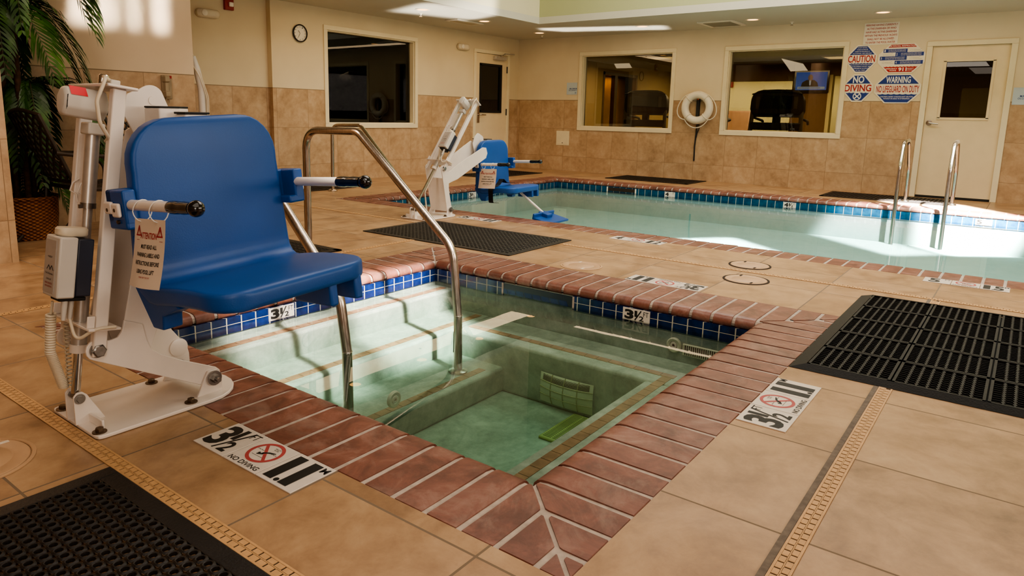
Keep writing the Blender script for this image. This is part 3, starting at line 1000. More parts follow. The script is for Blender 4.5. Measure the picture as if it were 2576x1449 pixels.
wall_marker((PX1-0.007, 4.22, -0.128), (0, -1, 0), (0, 0, 1), 0.16, 0.068, '4', False, 'small depth tile in the pool waterline nearest the dark pool skimmer')
wall_marker((PX1-0.007, 2.54, -0.128), (0, -1, 0), (0, 0, 1), 0.16, 0.068, '4', True, 'depth tile in the pool waterline between the skimmer and the ladder rails')
wall_marker((PX1-0.007, 0.42, -0.128), (0, -1, 0), (0, 0, 1), 0.16, 0.068, '5', False, 'depth tile in the pool waterline just past the ladder rails')
wall_marker((7.42, PY1-0.007, -0.128), (1, 0, 0), (0, 0, 1), 0.16, 0.068, '3', True, 'depth tile in the pool waterline between the far lift arm and its seat')
t = thing('pool_skimmer', 'dark skimmer slot in the far pool waterline', 'skimmer', (PX1, 4.70, -0.1))
build(MB().box(PX1-0.008, PX1-0.004, 4.70, 5.16, -0.12, -0.066), 'mouth', DARK, t, smooth=0)
build(MB().box(PX1-0.012, PX1-0.004, 4.68, 4.70, -0.125, -0.06).box(PX1-0.012, PX1-0.004, 5.16, 5.18, -0.125, -0.06), 'surround', SIGNW, t, smooth=0)

# ------------------------------------------------------------------ round deck lids
def lid(x, y, r, label, dark=False):
    t = thing('deck_lid', label, 'lid', (x, y, 0))
    T = Matrix.Translation((x, y, 0))
    build(MB().lathe([(r+0.012, 0.0004), (r+0.012, 0.003), (r+0.002, 0.004), (r, 0.002)], T, 40, cap=False), 'rim', DARK if dark else LID, t)
    build(MB().lathe([(r-0.001, 0.0006), (r-0.004, 0.0045), (r*0.72, 0.0045), (r*0.70, 0.0032), (r*0.66, 0.0032), (r*0.64, 0.0045), (0.001, 0.005)], T, 40), 'cover', LID, t)
    mb = MB()
    for a in (0.6, 0.6+PI):
        cx, cy = x+math.cos(a)*r*0.82, y+math.sin(a)*r*0.82
        mb.box(cx-0.018, cx+0.018, cy-0.006, cy+0.006, 0.004, 0.0062)
    build(mb, 'pry_slot', SIGNW if not dark else DARK, t, smooth=0)
lid(4.07, 2.34, 0.130, 'clean tan round deck lid against the far spa coping')
lid(4.90, 1.47, 0.130, 'worn round deck lid on the pool side of the drain line', True)
lid(4.43, 1.345, 0.130, 'worn round deck lid on the spa side of the drain line', True)
lid(0.565, 2.27, 0.145, 'tan round deck lid cut off by the photo edge, near the holed mat')

# ------------------------------------------------------------------ pool lifts
def seat_shell(T):
    """one moulded shell: back, fillet and seat, as a loft of rounded slabs. local x lateral, y facing, z up"""
    mb = MB()
    zt, zj, dep = 0.245, -0.255, 0.435
    path = []
    n1 = 16
    for i in range(n1+1):
        t = i/n1
        z = zt + (zj+0.045-zt)*t
        path.append((0.012*(1-t)-0.0, z))
    cx, cz, rr = 0.045, zj+0.045, 0.045
    for i in range(1, 9):
        a = PI + (PI/2)*i/8
        path.append((cx+rr*math.cos(a), cz+rr*math.sin(a)))
    n2 = 12
    for i in range(1, n2+1):
        t = i/n2
        path.append((0.045+(dep-0.045)*t, zj + 0.010*math.sin(t*PI) + 0.012*t))
    L = [0]
    for i in range(1, len(path)):
        L.append(L[-1]+math.hypot(path[i][0]-path[i-1][0], path[i][1]-path[i-1][1]))
    tot = L[-1]
    # extra stations close to both ends for the rounded corners
    def samp(d):
        for i in range(1, len(L)):
            if L[i] >= d-1e-9:
                k = (d-L[i-1])/max(1e-9, L[i]-L[i-1])
                p = (path[i-1][0]+(path[i][0]-path[i-1][0])*k, path[i-1][1]+(path[i][1]-path[i-1][1])*k)
                q = (path[i][0]-path[i-1][0], path[i][1]-path[i-1][1])
                l = math.hypot(*q)
                return p, (q[0]/l, q[1]/l)
        return path[-1], (0, -1)
    st = [0.0, 0.004, 0.012, 0.025, 0.045, 0.07, 0.1, 0.13]
    d = 0.16
    while d < tot-0.13:
        st.append(d); d += 0.022
    st += [tot-x for x in (0.12, 0.09, 0.065, 0.042, 0.024, 0.012, 0.004, 0.0)]
    rings = []
    for d in st:
        (py, pz), (ty, tz) = samp(d)
        ny, nz = tz, -ty            # normal pointing to the rear / underside
        f = d/tot
        W = 0.252 + 0.022*min(1, max(0, (d-0.15)/0.35))
        Rt, Rb = 0.135, 0.10
        if d < Rt: W = W-Rt+math.sqrt(max(0, Rt*Rt-(Rt-d)**2))*0.999 + 0.001
        e = tot-d
        if e < Rb: W = W-Rb+math.sqrt(max(0, Rb*Rb-(Rb-e)**2))*0.999 + 0.001
        W = max(W, 0.09)
        th = 0.058
        ed = min(d, e)
        sh = 1.0 if ed > 0.012 else 0.5+0.5*math.sqrt(max(0, 1-((0.012-ed)/0.012)**2))
        h = th*sh/2
        r = min(h*0.95, 0.015)
        ring = []
        for cxn, czn, a0 in ((W-r, h-r, 0), (-W+r, h-r, 90), (-W+r, -h+r, 180), (W-r, -h+r, 270)):
            for k in range(6):
                a = R(a0+90*k/5)
                lx, ln = cxn+r*math.cos(a), czn+r*math.sin(a)
                off = ln + th/2
                ring.append(T @ Vector((lx, py+ny*off, pz+nz*off)))
        rings.append(ring)
    mb.ringloft(rings)
    return mb

def make_lift(label, x0, yc, th_arm, mast_ang, chair_o, roll, pitch, second=False):
    t = thing('pool_lift', label, 'pool lift', (x0, yc, 0))
    X = lambda x: x0 + (x-0.85)          # rest coordinates were taken with the base at x 0.85
    ya, yb = yc-0.095, yc+0.105          # near and far side plates
    # --- base plate with a rounded pool end
    pts = []
    w = 0.168
    for (px, py) in ((0.852, -w+0.02), (0.857, -w+0.005), (0.872, -w)):
        pts.append((X(px), yc+py, 0.001))
    pts.append((X(1.23), yc-w, 0.001))
    for k in range(1, 12):
        a = -PI/2 + PI*k/12
        pts.append((X(1.23)+0.155*math.cos(a), yc+w*math.sin(a), 0.001))
    pts.append((X(1.23), yc+w, 0.001))
    for (px, py) in ((0.872, w), (0.857, w-0.005), (0.852, w-0.02)):
        pts.append((X(px), yc+py, 0.001))
    base = build(MB().prism(pts, (0, 0, 0.012)), 'base_plate', WHITEP, t, bevel=0.003)
    build(MB().box(X(0.885), X(0.893), yc-0.125, yc+0.125, 0.012, 0.042), 'stop_flange', WHITEP, base, bevel=0.003)
    for bx, by in ((0.872, -0.135), (1.17, -0.135), (1.17, 0.135), (0.872, 0.13)):
        T = Matrix.Translation((X(bx), yc+by, 0.013))
        mb = MB().lathe([(0.021, 0), (0.021, 0.003), (0.013, 0.004)], T, 20).lathe([(0.0125, 0.003), (0.0125, 0.013), (0.010, 0.015), (0.001, 0.015)], T, 6)
        build(mb, 'anchor_bolt', BOLTM, base)
    # --- clevis for the actuator foot
    for sy in (-0.034, 0.026):
        mb = MB().prism([(X(0.845)+0.0, yc+sy, 0.012), (X(0.935), yc+sy, 0.012), (X(0.885), yc+sy, 0.105), (X(0.872), yc+sy, 0.117), (X(0.856), yc+sy, 0.117), (X(0.845), yc+sy, 0.105)], (0, 0.008, 0))
        cv = build(mb, 'foot_clevis', WHITEP, t, bevel=0.002)
    T = Matrix.Translation((X(0.862), yc-0.045, 0.097)) @ Matrix.Rotation(-PI/2, 4, 'X')
    build(MB().lathe([(0.011, 0), (0.011, 0.09)], T, 6).lathe([(0.016, 0.006), (0.016, 0.009)], T, 16), 'clevis_pin', BOLTS, cv)
    # --- pivot lugs
    for sy in (-0.115, 0.115):
        mb = MB().prism([(X(1.205), yc+sy, 0.012), (X(1.30), yc+sy, 0.012), (X(1.30), yc+sy, 0.07), (X(1.285), yc+sy, 0.095), (X(1.25), yc+sy, 0.095), (X(1.235), yc+sy, 0.07)], (0, 0.010, 0))
        build(mb, 'pivot_lug', WHITEP, t, bevel=0.002)
    T = Matrix.Translation((X(1.268), yc-0.14, 0.068)) @ Matrix.Rotation(-PI/2, 4, 'X')
    build(MB().lathe([(0.015, 0), (0.015, 0.28)], T, 6).lathe([(0.026, 0.014), (0.026, 0.018)], T, 20).lathe([(0.008, -0.014), (0.008, 0.0)], T, 12), 'pivot_bolt', BOLTS, t)
    # --- swinging arm frame, turned about the pivot
    P = Vector((X(1.268), 0, 0.068))
    Rm = Matrix.Translation((P.x, 0, P.z)) @ Matrix.Rotation(th_arm, 4, 'Y') @ Matrix.Translation((-P.x, 0, -P.z))
    def A(x, y, z): return Rm @ Vector((X(x), y, z))
    def arc(cx, cz, r, a0, a1, n=6):
        return [(cx+r*math.cos(R(a0+(a1-a0)*k/n)), cz+r*math.sin(R(a0+(a1-a0)*k/n))) for k in range(n+1)]
    side = arc(0.898, 0.264, 0.034, 100, 250) + arc(1.268, 0.068, 0.036, 240, 420) + [(1.16, 0.16), (1.095, 0.197), (1.062, 0.225), (1.05, 0.26), (1.04, 0.315), (0.985, 0.338), (0.975, 0.305), (0.960, 0.288), (0.935, 0.285)]
    far_side = arc(0.898, 0.264, 0.034, 100, 250) + arc(1.268, 0.068, 0.036, 240, 360) + [(1.303, 0.10), (1.295, 0.135), (1.27, 0.165), (1.12, 0.38), (0.99, 0.39), (0.965, 0.30), (0.935, 0.285)]
    fr = build(MB().prism([A(x, ya, z) for x, z in side], (0, -0.010, 0)), 'arm_side_plate', WHITEP, t, bevel=0.002)
    fr2 = build(MB().prism([A(x, yb, z) for x, z in far_side], (0, 0.010, 0)), 'arm_side_plate', WHITEP, t, bevel=0.002)
    build(MB().lathe([(0.034, 0), (0.034, 0.006), (0.030, 0.008)], Matrix.Translation(A(1.262, yb, 0.132)) @ Matrix.Rotation(PI/2, 4, 'X'), 24), 'round_boss', WHITEP, fr2)
    mb = MB()
    for (p, q) in (((0.985, 0.215), (1.262, 0.036)),):
        mb.prism([A(p[0], ya+0.001, p[1]), A(q[0], ya+0.001, q[1]), A(q[0], yb-0.001, q[1]), A(p[0], yb-0.001, p[1])], Rm.to_3x3() @ Vector((0.003, 0, 0.006)))
    build(mb, 'leg_web', WHITEP, t, smooth=0)
    mb = MB()
    # far flange with the rounded ear
    far = [(1.03, 0.215), (1.006, 0.30), (1.034, 0.57), (1.075, 0.74), (1.125, 0.925), (1.20, 0.97), (1.27, 0.93), (1.275, 0.82), (1.13, 0.36), (1.06, 0.21)]
    mb.prism([A(x, yb-0.001, z) for x, z in far], (0, -0.007, 0))
    ear = [(1.142, 0.90), (1.106, 0.977), (1.110, 1.030)] + [(1.125, 1.046), (1.142, 1.054), (1.160, 1.060)] + arc(1.200, 1.030, 0.046, 120, 35, 6) + [(1.262, 0.995), (1.285, 0.95), (1.26, 0.86)]
    mb.prism([A(x, yb-0.035, z) for x, z in ear], (0, -0.007, 0))
    # web on the pool side and the narrower near flange
    web = [(1.045, 0.205), (1.122, 0.36), (1.268, 0.84)]
    for (p, q) in zip(web[:-1], web[1:]):
        mb.prism([A(p[0], ya+0.002, p[1]), A(q[0], ya+0.002, q[1]), A(q[0], yb-0.008, q[1]), A(p[0], yb-0.008, p[1])], (Rm.to_3x3() @ Vector((0.007, 0, -0.003))))
    near = [(0.984, 0.31), (1.021, 0.467), (1.045, 0.54), (1.15, 0.86), (1.19, 0.90), (1.25, 0.88), (1.268, 0.84), (1.122, 0.36), (1.06, 0.21)]
    mb.prism([A(x, ya+0.001, z) for x, z in near], (0, 0.007, 0))
    build(mb, 'arm_channel', WHITEP, t, bevel=0.0015)
    mb = MB().lathe([(0.015, 0), (0.015, 0.0020), (0.012, 0.0030)], Matrix.Translation(A(1.205, yb-0.0415-0.003, 1.025)) @ Matrix.Rotation(-PI/2, 4, 'X'), 24)
    build(mb, 'ear_boss', WHITEP, fr2)
    e = A(0.898, 0, 0.264)
    for y_, d, ow in ((ya-0.012, -1, fr), (yb+0.012, 1, fr2)):
        T = Matrix.Translation((e.x, y_, e.z)) @ Matrix.Rotation(PI/2*(1 if d < 0 else -1), 4, 'X')
        mb = MB().lathe([(0.024, -0.002), (0.024, 0.002), (0.0205, 0.0025), (0.021, 0.003)], T, 24).lathe([(0.021, 0.002), (0.021, 0.014), (0.017, 0.017), (0.001, 0.017)], T, 6)
        build(mb, 'elbow_bolt', BOLTS, ow)
    # --- mast: two posts from the elbow, leaning by mast_ang
    dirv = Vector((math.cos(mast_ang), 0, math.sin(mast_ang)))
    nrm = Vector((-math.sin(mast_ang), 0, math.cos(mast_ang)))      # away from the pool
    def Mp(s, n, y): return Vector((e.x, y, e.z)) + dirv*s + nrm*n
    def mbox(mb, s0, s1, n0, n1, y0, y1):
        Pn = [Mp(s, n, y) for y in (y0, y1) for n in (n0, n1) for s in (s0, s1)]
        mb.add(Pn, [(0, 2, 3, 1), (4, 5, 7, 6), (0, 1, 5, 4), (2, 6, 7, 3), (0, 4, 6, 2), (1, 3, 7, 5)])
    LM = 0.80
    for y0, y1 in ((ya-0.022, ya+0.006), (yb-0.006, yb+0.022)):
        mb = MB(); mbox(mb, -0.02, LM, -0.022, 0.018, y0, y1)
        build(mb, 'mast_post', WHITEP, t, bevel=0.004)
    mb = MB(); mbox(mb, LM, LM+0.009, -0.045, 0.045, ya-0.045, yb+0.03)
    build(mb, 'mast_cap', WHITEP, t, bevel=0.003)
    mb = MB(); mbox(mb, 0.066, 0.074, -0.05, 0.045, ya-0.045, yb+0.03); mbox(mb, 0.074, 0.11, 0.022, 0.045, ya-0.03, ya-0.024); mbox(mb, 0.074, 0.11, 0.022, 0.045, yb+0.01, yb+0.016)
    build(mb, 'mast_tie_plate', WHITEP, t, bevel=0.002)
    # slotted inner plate behind the actuator
    mb = MB(); mbox(mb, 0.10, 0.66, 0.0, 0.006, yb-0.075, yb-0.006)
    ip = build(mb, 'hook_plate', WHITEP, t, bevel=0.0015)
    for s in (0.30, 0.47):
        mb = MB(); mbox(mb, s, s+0.026, 0.0061, 0.0068, yb-0.058, yb-0.040)
        build(mb, 'slot', simple('grey slot', '#8a7a6a', 0.5), ip, smooth=0)
    for yy in (yb-0.07, yb-0.012):
        mb = MB().tube([Mp(0.515, 0.008, yy), Mp(0.50, 0.026, yy), Mp(0.475, 0.032, yy), Mp(0.465, 0.014, yy), Mp(0.44, 0.008, yy)], 0.0028, 8)
        build(mb, 'cable_hook', WHITEP, ip)
    # --- actuator between the posts
    am = yc-0.005
    na = 0.02
    foot = Vector((X(0.862), am, 0.097))
    top = Mp(LM-0.03, na, am)
    ax = (foot-top); LA = ax.length; ax.normalize()
    def Q(d): return top+ax*d
    end = LA-0.15 if not second else LA-0.47
    mb = MB().tube([Q(0.09), Q(0.33)], 0.0205, 20).tube([Q(0.33), Q(end-0.12)], 0.0135, 18).tube([Q(end-0.3), Q(end)], 0.022, 20)
    ac = build(mb, 'actuator_tube', ALU, t)
    build(MB().tube([Q(end-0.02), Q(end+0.006)], 0.026, 24), 'end_collar', WHITEP, ac)
    build(MB().tube([Q(end), Q(LA-0.012)], 0.0135 if not second else 0.011, 18), 'actuator_rod', STEELB, ac)
    mb = MB().tube([Q(0.325), Q(0.342)], 0.0225, 20)
    mb.box(-0.006, 0.004, -0.005, 0.005, -0.006, 0.006, Matrix.Translation(Q(0.333)+Vector((-0.024, -0.006, 0))))
    build(mb, 'hose_clamp', BOLTS, ac)
    mb = MB(); mbox(mb, LM-0.145, LM-0.108, -0.005, 0.045, am-0.03, am+0.03)
    build(mb, 'gearbox_neck', WHITEPL, t, bevel=0.005)
    # motor housing: tapered octagonal drum square to the mast
    rings = []
    for n, hs, hy in ((0.0, 0.044, 0.036), (0.012, 0.047, 0.039), (0.07, 0.046, 0.038), (0.112, 0.044, 0.036), (0.120, 0.040, 0.032), (0.123, 0.030, 0.024)):
        cs = LM-0.055
        o8 = []
        for k in range(8):
            a = R(22.5+45*k)
            o8.append(Mp(cs+hs*1.06*math.sin(a), n, am-0.015+hy*1.06*math.cos(a)))
        rings.append(o8)
    mo = build(MB().ringloft(rings), 'motor_housing', WHITEPL, t, bevel=0.006, seg=3)
    st = MB()
    yc_s = am-0.015
    sA, sB = LM-0.055+0.0452, LM-0.055+0.020
    st.poly([Mp(sA+0.0012, 0.062, yc_s-0.0155), Mp(sA+0.0005, 0.108, yc_s-0.015), Mp(sA+0.0005, 0.108, yc_s+0.015), Mp(sA+0.0012, 0.062, yc_s+0.0155)])
    st.poly([Mp(sA+0.0012, 0.062, yc_s-0.0155), Mp(sA+0.0005, 0.108, yc_s-0.015), Mp(sB, 0.108, yc_s-0.0362), Mp(sB, 0.062, yc_s-0.0377)])
    if not second:
        so = build(st, 'warning_sticker', STICKER, mo, smooth=0)
        ink = MB()
        for i, wd in enumerate(('CALL', 'SUPPLY', 'BOX')):
            v_, f_ = glyphs(wd, 0.01)
            o_ = Mp(sA+0.0022, 0.099-i*0.014, yc_s)
            ink.add([o_ + Vector((0, -1, 0))*(p[0]*0.024) + nrm*(p[1]*0.008) for p in v_], f_)
        build(ink, 'lettering', INK, mo, smooth=0)
    # bolt and cable loop on the cap
    T = Matrix.Translation(Mp(LM+0.006, 0.0, am-0.0)) @ Matrix.Rotation(PI/2-mast_ang, 4, 'Y')
    cb_ = build(MB().lathe([(0.015, 0), (0.015, 0.034), (0.012, 0.038), (0.001, 0.038)], T, 20), 'top_bolt', STEELB, t)
    mb = MB(); mbox(mb, LM+0.009, LM+0.03, -0.03, 0.0, am-0.05, am-0.02)
    build(mb, 'cap_clip', WHITEPL, t, bevel=0.004)
    lp = [Mp(LM+0.02, -0.02, am-0.03), Mp(LM+0.034, 0.02, am-0.045), Mp(LM+0.02, 0.055, ya-0.05), Mp(LM-0.05, 0.075, ya-0.05), Mp(LM-0.11, 0.06, ya-0.045), Mp(LM-0.15, 0.02, ya-0.02), Mp(LM-0.16, 0.01, ya+0.02)]
    build(MB().tube(fillet(lp, 0.04, 5), 0.0055, 10), 'motor_cable', WARMPL, t)
    # --- control box, battery and hand control
    cs0, cs1 = 0.168, 0.348
    y0, y1 = yc-0.125, yc-0.025
    mb = MB(); mbox(mb, cs0, cs1, 0.085, 0.135, y0, y1)
    bx_ = build(mb, 'control_box', WHITEPL, t, bevel=0.005)
    mb = MB(); mbox(mb, cs0+0.004, cs1-0.004, 0.040, 0.085, y0+0.002, y1-0.002)
    build(mb, 'battery', NAVY, bx_, bevel=0.004)
    mb = MB(); mbox(mb, cs0+0.012, cs1-0.012, 0.1352, 0.1375, y0+0.02, y1-0.008)
    build(mb, 'label_panel', simple('grey label', '#b5aaa0', 0.45), bx_, smooth=0)
    ink, inr = MB(), MB()
    def boxtxt(mb_, s_, txt, w_, h_):
        v_, f_ = glyphs(txt, 0.0)
        o_ = Mp(cs0+s_, 0.1382, (y0+y1)/2+0.004)
        mb_.add([o_ + Vector((0, -1, 0))*(p[0]*w_) + dirv*(p[1]*h_) for p in v_], f_)
    boxtxt(ink, 0.118, 'POWERED BY', 0.03, 0.005)
    boxtxt(ink, 0.068, 'Pool Lift Systems', 0.05, 0.008)
    boxtxt(ink, 0.052, 'CONTROL UNIT', 0.034, 0.005)
    boxtxt(inr, 0.040, 'WARNING CHARGE BATTERY', 0.05, 0.006)
    boxtxt(inr, 0.031, 'REMOVE BEFORE USE', 0.046, 0.005)
    for k in (-0.011, 0.009):
        ink.tube([Mp(cs0+0.08, 0.1384, (y0+y1)/2+k-0.012), Mp(cs0+0.093, 0.1384, (y0+y1)/2+k), Mp(cs0+0.08, 0.1384, (y0+y1)/2+k+0.012)], 0.0008, 5)
    build(ink, 'lettering', INK, bx_, smooth=0)
    build(inr, 'red_lettering', INKR, bx_, smooth=0)
    mb = MB()
    rr_ = rrect(0.085, 0.06, 0.024, 6)
    mb.ringloft([[Mp(cs1+s_, 0.085+p[0]*k_, (y0+y1)/2+0.004+p[1]*k_) for p in rr_] for s_, k_ in ((0.001, 0.9), (0.006, 1.0), (0.020, 1.0), (0.026, 0.88))])
    build(mb, 'hand_control', WARMPL, bx_)
    mb = MB(); mbox(mb, cs0-0.012, cs0, 0.045, 0.12, y0+0.02, y1-0.02)
    build(mb, 'plug_block', BLACKM, bx_, bevel=0.003)
    for n_, y_ in ((0.10, y0+0.03), (0.075, y0+0.05)):
        mb = MB().tube([Mp(cs0-0.005, n_, y_), Mp(cs0-0.035, n_, y_), Mp(cs0-0.07, n_, y_)], [0.009, 0.0085, 0.006], 10)
        build(mb, 'cable_plug', WHITEPL, bx_)
    # cables
    cA = [Mp(cs0-0.07, 0.075, y0+0.05), Mp(cs0-0.14, 0.06, y0+0.03), Mp(0.075, 0.03, ya-0.045), Mp(0.078, -0.03, ya-0.05)]
    build(MB().tube(fillet(cA, 0.05, 6), 0.005, 10), 'power_cable', WARMPL, t)
    # coiled hand-control cord hanging to the foot
    c0 = Mp(cs0-0.02, 0.115, y1-0.025)
    c1 = foot + Vector((-0.02, 0.03, 0.03)) if not second else foot + Vector((0.30, 0.05, -0.05))
    def coil(pA, pB, sag, turns, rad, wire):
        pts = []
        N = turns*12
        for i in range(N+1):
            f_ = i/N
            p = pA.lerp(pB, f_) + Vector((0, 0.0, -sag*math.sin(PI*f_)))
            a = 2*PI*turns*f_
            pts.append(p + Vector((math.cos(a), math.sin(a), 0))*rad)
        return MB().tube(pts, wire, 6)
    if not second:
        cc = c0+Vector((-0.012, 0.02, -0.16))
        mb = MB().tube([c0, c0+Vector((-0.004, 0.01, -0.04))], 0.004, 8)
        build(mb, 'cord_lead', WARMPL, t)
        build(coil(c0+Vector((-0.004, 0.01, -0.04)), cc, 0, 15, 0.0115, 0.0042), 'coiled_cord', WARMPL, t)
        build(coil(cc, c1, 0, 22, 0.0115, 0.0042), 'coiled_cord', WARMPL, t)
        build(coil(c1+Vector((0.028, 0.012, 0.2)), c1+Vector((0.018, 0.0, 0.0)), 0, 16, 0.007, 0.003), 'coiled_cord', WARMPL, t)
    else:
        pts = fillet([c0, c0+Vector((0.02, 0.03, -0.15)), Vector((X(1.02), yc, 0.25)), Vector((X(1.03), yc-0.02, 0.06)), Vector((X(0.97), yc-0.03, 0.035))], 0.05, 6)
        build(MB().tube(pts, 0.007, 10), 'hanging_cord', WARMPL, t)
        build(MB().box(X(0.90), X(1.0), yc-0.06, yc-0.02, 0.014, 0.04), 'hand_control', WARMPL, t, bevel=0.01)
    # --- chair
    T = Matrix.Translation(chair_o) @ Matrix.Rotation(PI, 4, 'Z') @ Matrix.Rotation(roll, 4, 'Y') @ Matrix.Rotation(pitch, 4, 'X')
    sh = seat_shell(T)
    seat = build(sh, 'seat', BLUE, t, smooth=60)
    for sx in (-1, 1):
        mb = MB()
        xa, xb = (0.205, 0.268) if sx > 0 else (-0.268, -0.205)
        g = [(-0.03, -0.10), (-0.05, -0.20), (-0.065, -0.225), (-0.055, -0.24), (-0.068, -0.26), (0.015, -0.385), (0.075, -0.385), (0.085, -0.34), (0.19, -0.305), (0.16, -0.285), (0.05, -0.282), (0.0, -0.262), (-0.02, -0.20), (-0.02, -0.10)]
        mb.prism([T @ Vector((xa, y_, z_)) for y_, z_ in g], (T.to_3x3() @ Vector((xb-xa, 0, 0))))
        build(mb, 'seat_gusset', BLUE, seat, bevel=0.006, seg=3)
    for xa in (-0.105, -0.205):
        mb = MB().box(xa-0.016, xa+0.016, 0.24, 0.426, -0.365, -0.285, T)
        build(mb, 'underside_rib', BLUE, seat, bevel=0.008, seg=3)
    mb = MB().box(-0.235, -0.075, 0.10, 0.20, -0.345, -0.285, T)
    build(mb, 'underside_rib', BLUE, seat, bevel=0.008, seg=3)
    SLOTM = simple('slot deep blue', '#06244d', 0.5)
    for xa in (0.10, -0.10):
        mb = MB().poly([T @ Vector((xa+a, 0.075+b, -0.2535)) for a, b in rrect(0.06, 0.016, 0.007, 4)])
        build(mb, 'belt_slot', SLOTM, seat, smooth=0)
    for sx in (-1, 1):
        mbb = MB()
        x1_ = sx*0.262
        x2_ = sx*0.315
        lo, hi = min(x1_, x2_), max(x1_, x2_)
        mbb.box(lo-0.012 if sx > 0 else lo, hi if sx > 0 else hi+0.012, -0.055, -0.015, -0.055, 0.045, T)
        mbb.box(lo+0.014 if sx > 0 else lo, hi if sx > 0 else hi-0.014, -0.055, 0.055, -0.06, 0.045, T)
        mbb.box(lo-0.012 if sx > 0 else lo, hi if sx > 0 else hi+0.012, -0.055, 0.055, -0.072, -0.045, T)
        build(mbb, 'arm_bracket', BLUE, seat, bevel=0.007, seg=3)
        ar = MB().tube([T @ Vector((sx*0.292, 0.03, 0.0)), T @ Vector((sx*0.292, 0.30, 0.0))], 0.0155, 18)
        arm = build(ar, 'armrest', WHITEP, t)
        gp = [(0.275, 0.017), (0.285, 0.0188), (0.315, 0.0185), (0.33, 0.0168), (0.345, 0.0185), (0.37, 0.0168), (0.385, 0.0172)]
        g = MB().tube([T @ Vector((sx*0.292, y_, 0.0)) for y_, r_ in gp], [r_ for y_, r_ in gp], 18)
        g.ball(T @ Vector((sx*0.292, 0.405, 0.0)), 0.0225, 18, 12)
        build(g, 'grip', BLACKP, arm, smooth=60)
        hb = MB()
        q0 = sx*0.3155
        hb.box(min(q0, q0+sx*0.012), max(q0, q0+sx*0.012), -0.05, -0.003, -0.025, 0.012, T)
        hb.box(min(q0, q0+sx*0.012), max(q0, q0+sx*0.012), -0.003, 0.040, -0.034, 0.008, T)
        build(hb, 'hinge_block', simple('white hinge plastic', '#e8ddd4', 0.4), arm, bevel=0.006, seg=3)
        for y_ in (-0.027, 0.018):
            sc = MB().lathe([(0.0055, 0), (0.0055, 0.0015), (0.001, 0.0015)], T @ Matrix.Translation((sx*0.3275, y_, -0.012)) @ Matrix.Rotation(sx*PI/2, 4, 'Y'), 12)
            build(sc, 'screw', BOLTM, arm)
        sc = MB().lathe([(0.006, -0.004), (0.006, 0.006), (0.001, 0.008)], T @ Matrix.Translation((sx*0.316, 0.012, -0.048)) @ Matrix.Rotation(sx*PI/2, 4, 'Y'), 10)
        build(sc, 'screw', BOLTM, arm)
    # --- hanger between arm end and chair back
    o = Vector(chair_o)
    mb = MB().box(o.x-0.048, o.x+0.035, o.y+0.065, o.y+0.13, o.z-0.22, o.z+0.248)
    hg = build(mb, 'hanger_post', WHITEP, t, bevel=0.006)
    build(MB().box(o.x-0.050, o.x+0.037, o.y+0.063, o.y+0.132, o.z+0.248, o.z+0.255), 'post_cap', BLACKM, hg, bevel=0.002)
    zt_ = o.z+0.266 if not second else o.z+0.25
    hx = [(o.x-0.088, o.y+0.15), (o.x-0.025, o.y+0.14), (o.x+0.02, o.y+0.165), (o.x+0.015, o.y+0.235), (o.x-0.095, o.y+0.235)]
    hb = build(MB().prism([(a, b, zt_-0.26) for a, b in hx], (0, 0, 0.26)), 'swing_bracket', WHITEP, t, bevel=0.004)
    build(MB().prism([(a, b, zt_) for a, b in hx], (0, 0, 0.006)), 'bracket_cap', BLACKM, hb, bevel=0.002)
    build(MB().lathe([(0.02, 0), (0.02, 0.03)], Matrix.Translation((o.x-0.07, o.y+0.11, zt_-0.075)), 16), 'swing_pin', STEELB, hb)
    if second:
        # footrest on its strut, and the lap belt
        s0 = T @ Vector((-0.06, 0.30, -0.32)); s1 = T @ Vector((-0.06, 0.62, -0.55))
        fr_ = build(MB().tube([s0, s1], 0.014, 12), 'footrest_strut', WHITEP, t)
        fp = MB()
        Tf = T @ Matrix.Translation((-0.06, 0.68, -0.585)) @ Matrix.Rotation(R(-14), 4, 'X')
        fp.box(-0.19, 0.19, -0.10, 0.10, -0.012, 0.012, Tf).box(-0.19, 0.19, -0.115, -0.09, -0.012, 0.05, Tf).box(-0.05, 0.05, -0.14, -0.02, 0.0, 0.05, Tf)
        build(fp, 'footrest', BLUE, fr_, bevel=0.008, seg=3)
        bl = MB()
        pr = [(-0.25, 0.06, -0.235), (-0.12, 0.10, -0.225), (-0.02, 0.12, -0.21), (0.05, 0.13, -0.165), (0.07, 0.13, -0.19), (0.12, 0.13, -0.228), (0.2, 0.16, -0.235), (0.272, 0.16, -0.24), (0.285, 0.16, -0.27), (0.285, 0.16, -0.40), (0.20, 0.17, -0.41)]
        rg = []
        for p in fillet([Vector(q) for q in pr], 0.02, 3):
            rg.append([T @ (p+Vector((0, dy, dz))) for dy, dz in ((-0.03, 0), (0.03, 0), (0.03, 0.004), (-0.03, 0.004))])
        build(bl.ringloft(rg), 'lap_belt', BLACKM, t, smooth=0)
        ds = MB()
        Fd = Face(T @ Vector((0.329, 0.035, 0.0)), T.to_3x3() @ Vector((0, -1, 0)), T.to_3x3() @ Vector((0, 0, 1)))
    return T
TA = make_lift('white pool lift with a large blue seat, its base plate on the near spa coping', 0.85, 2.31, 0.0, R(81.5), (1.252, 2.105, 0.735), R(3.2), R(3.8))
TB = make_lift('white pool lift reaching over the far swimming pool with its footrest down', 4.785, 4.62, R(50), R(53), (6.03, 4.60, 0.49), R(0.8), R(3.0), True)

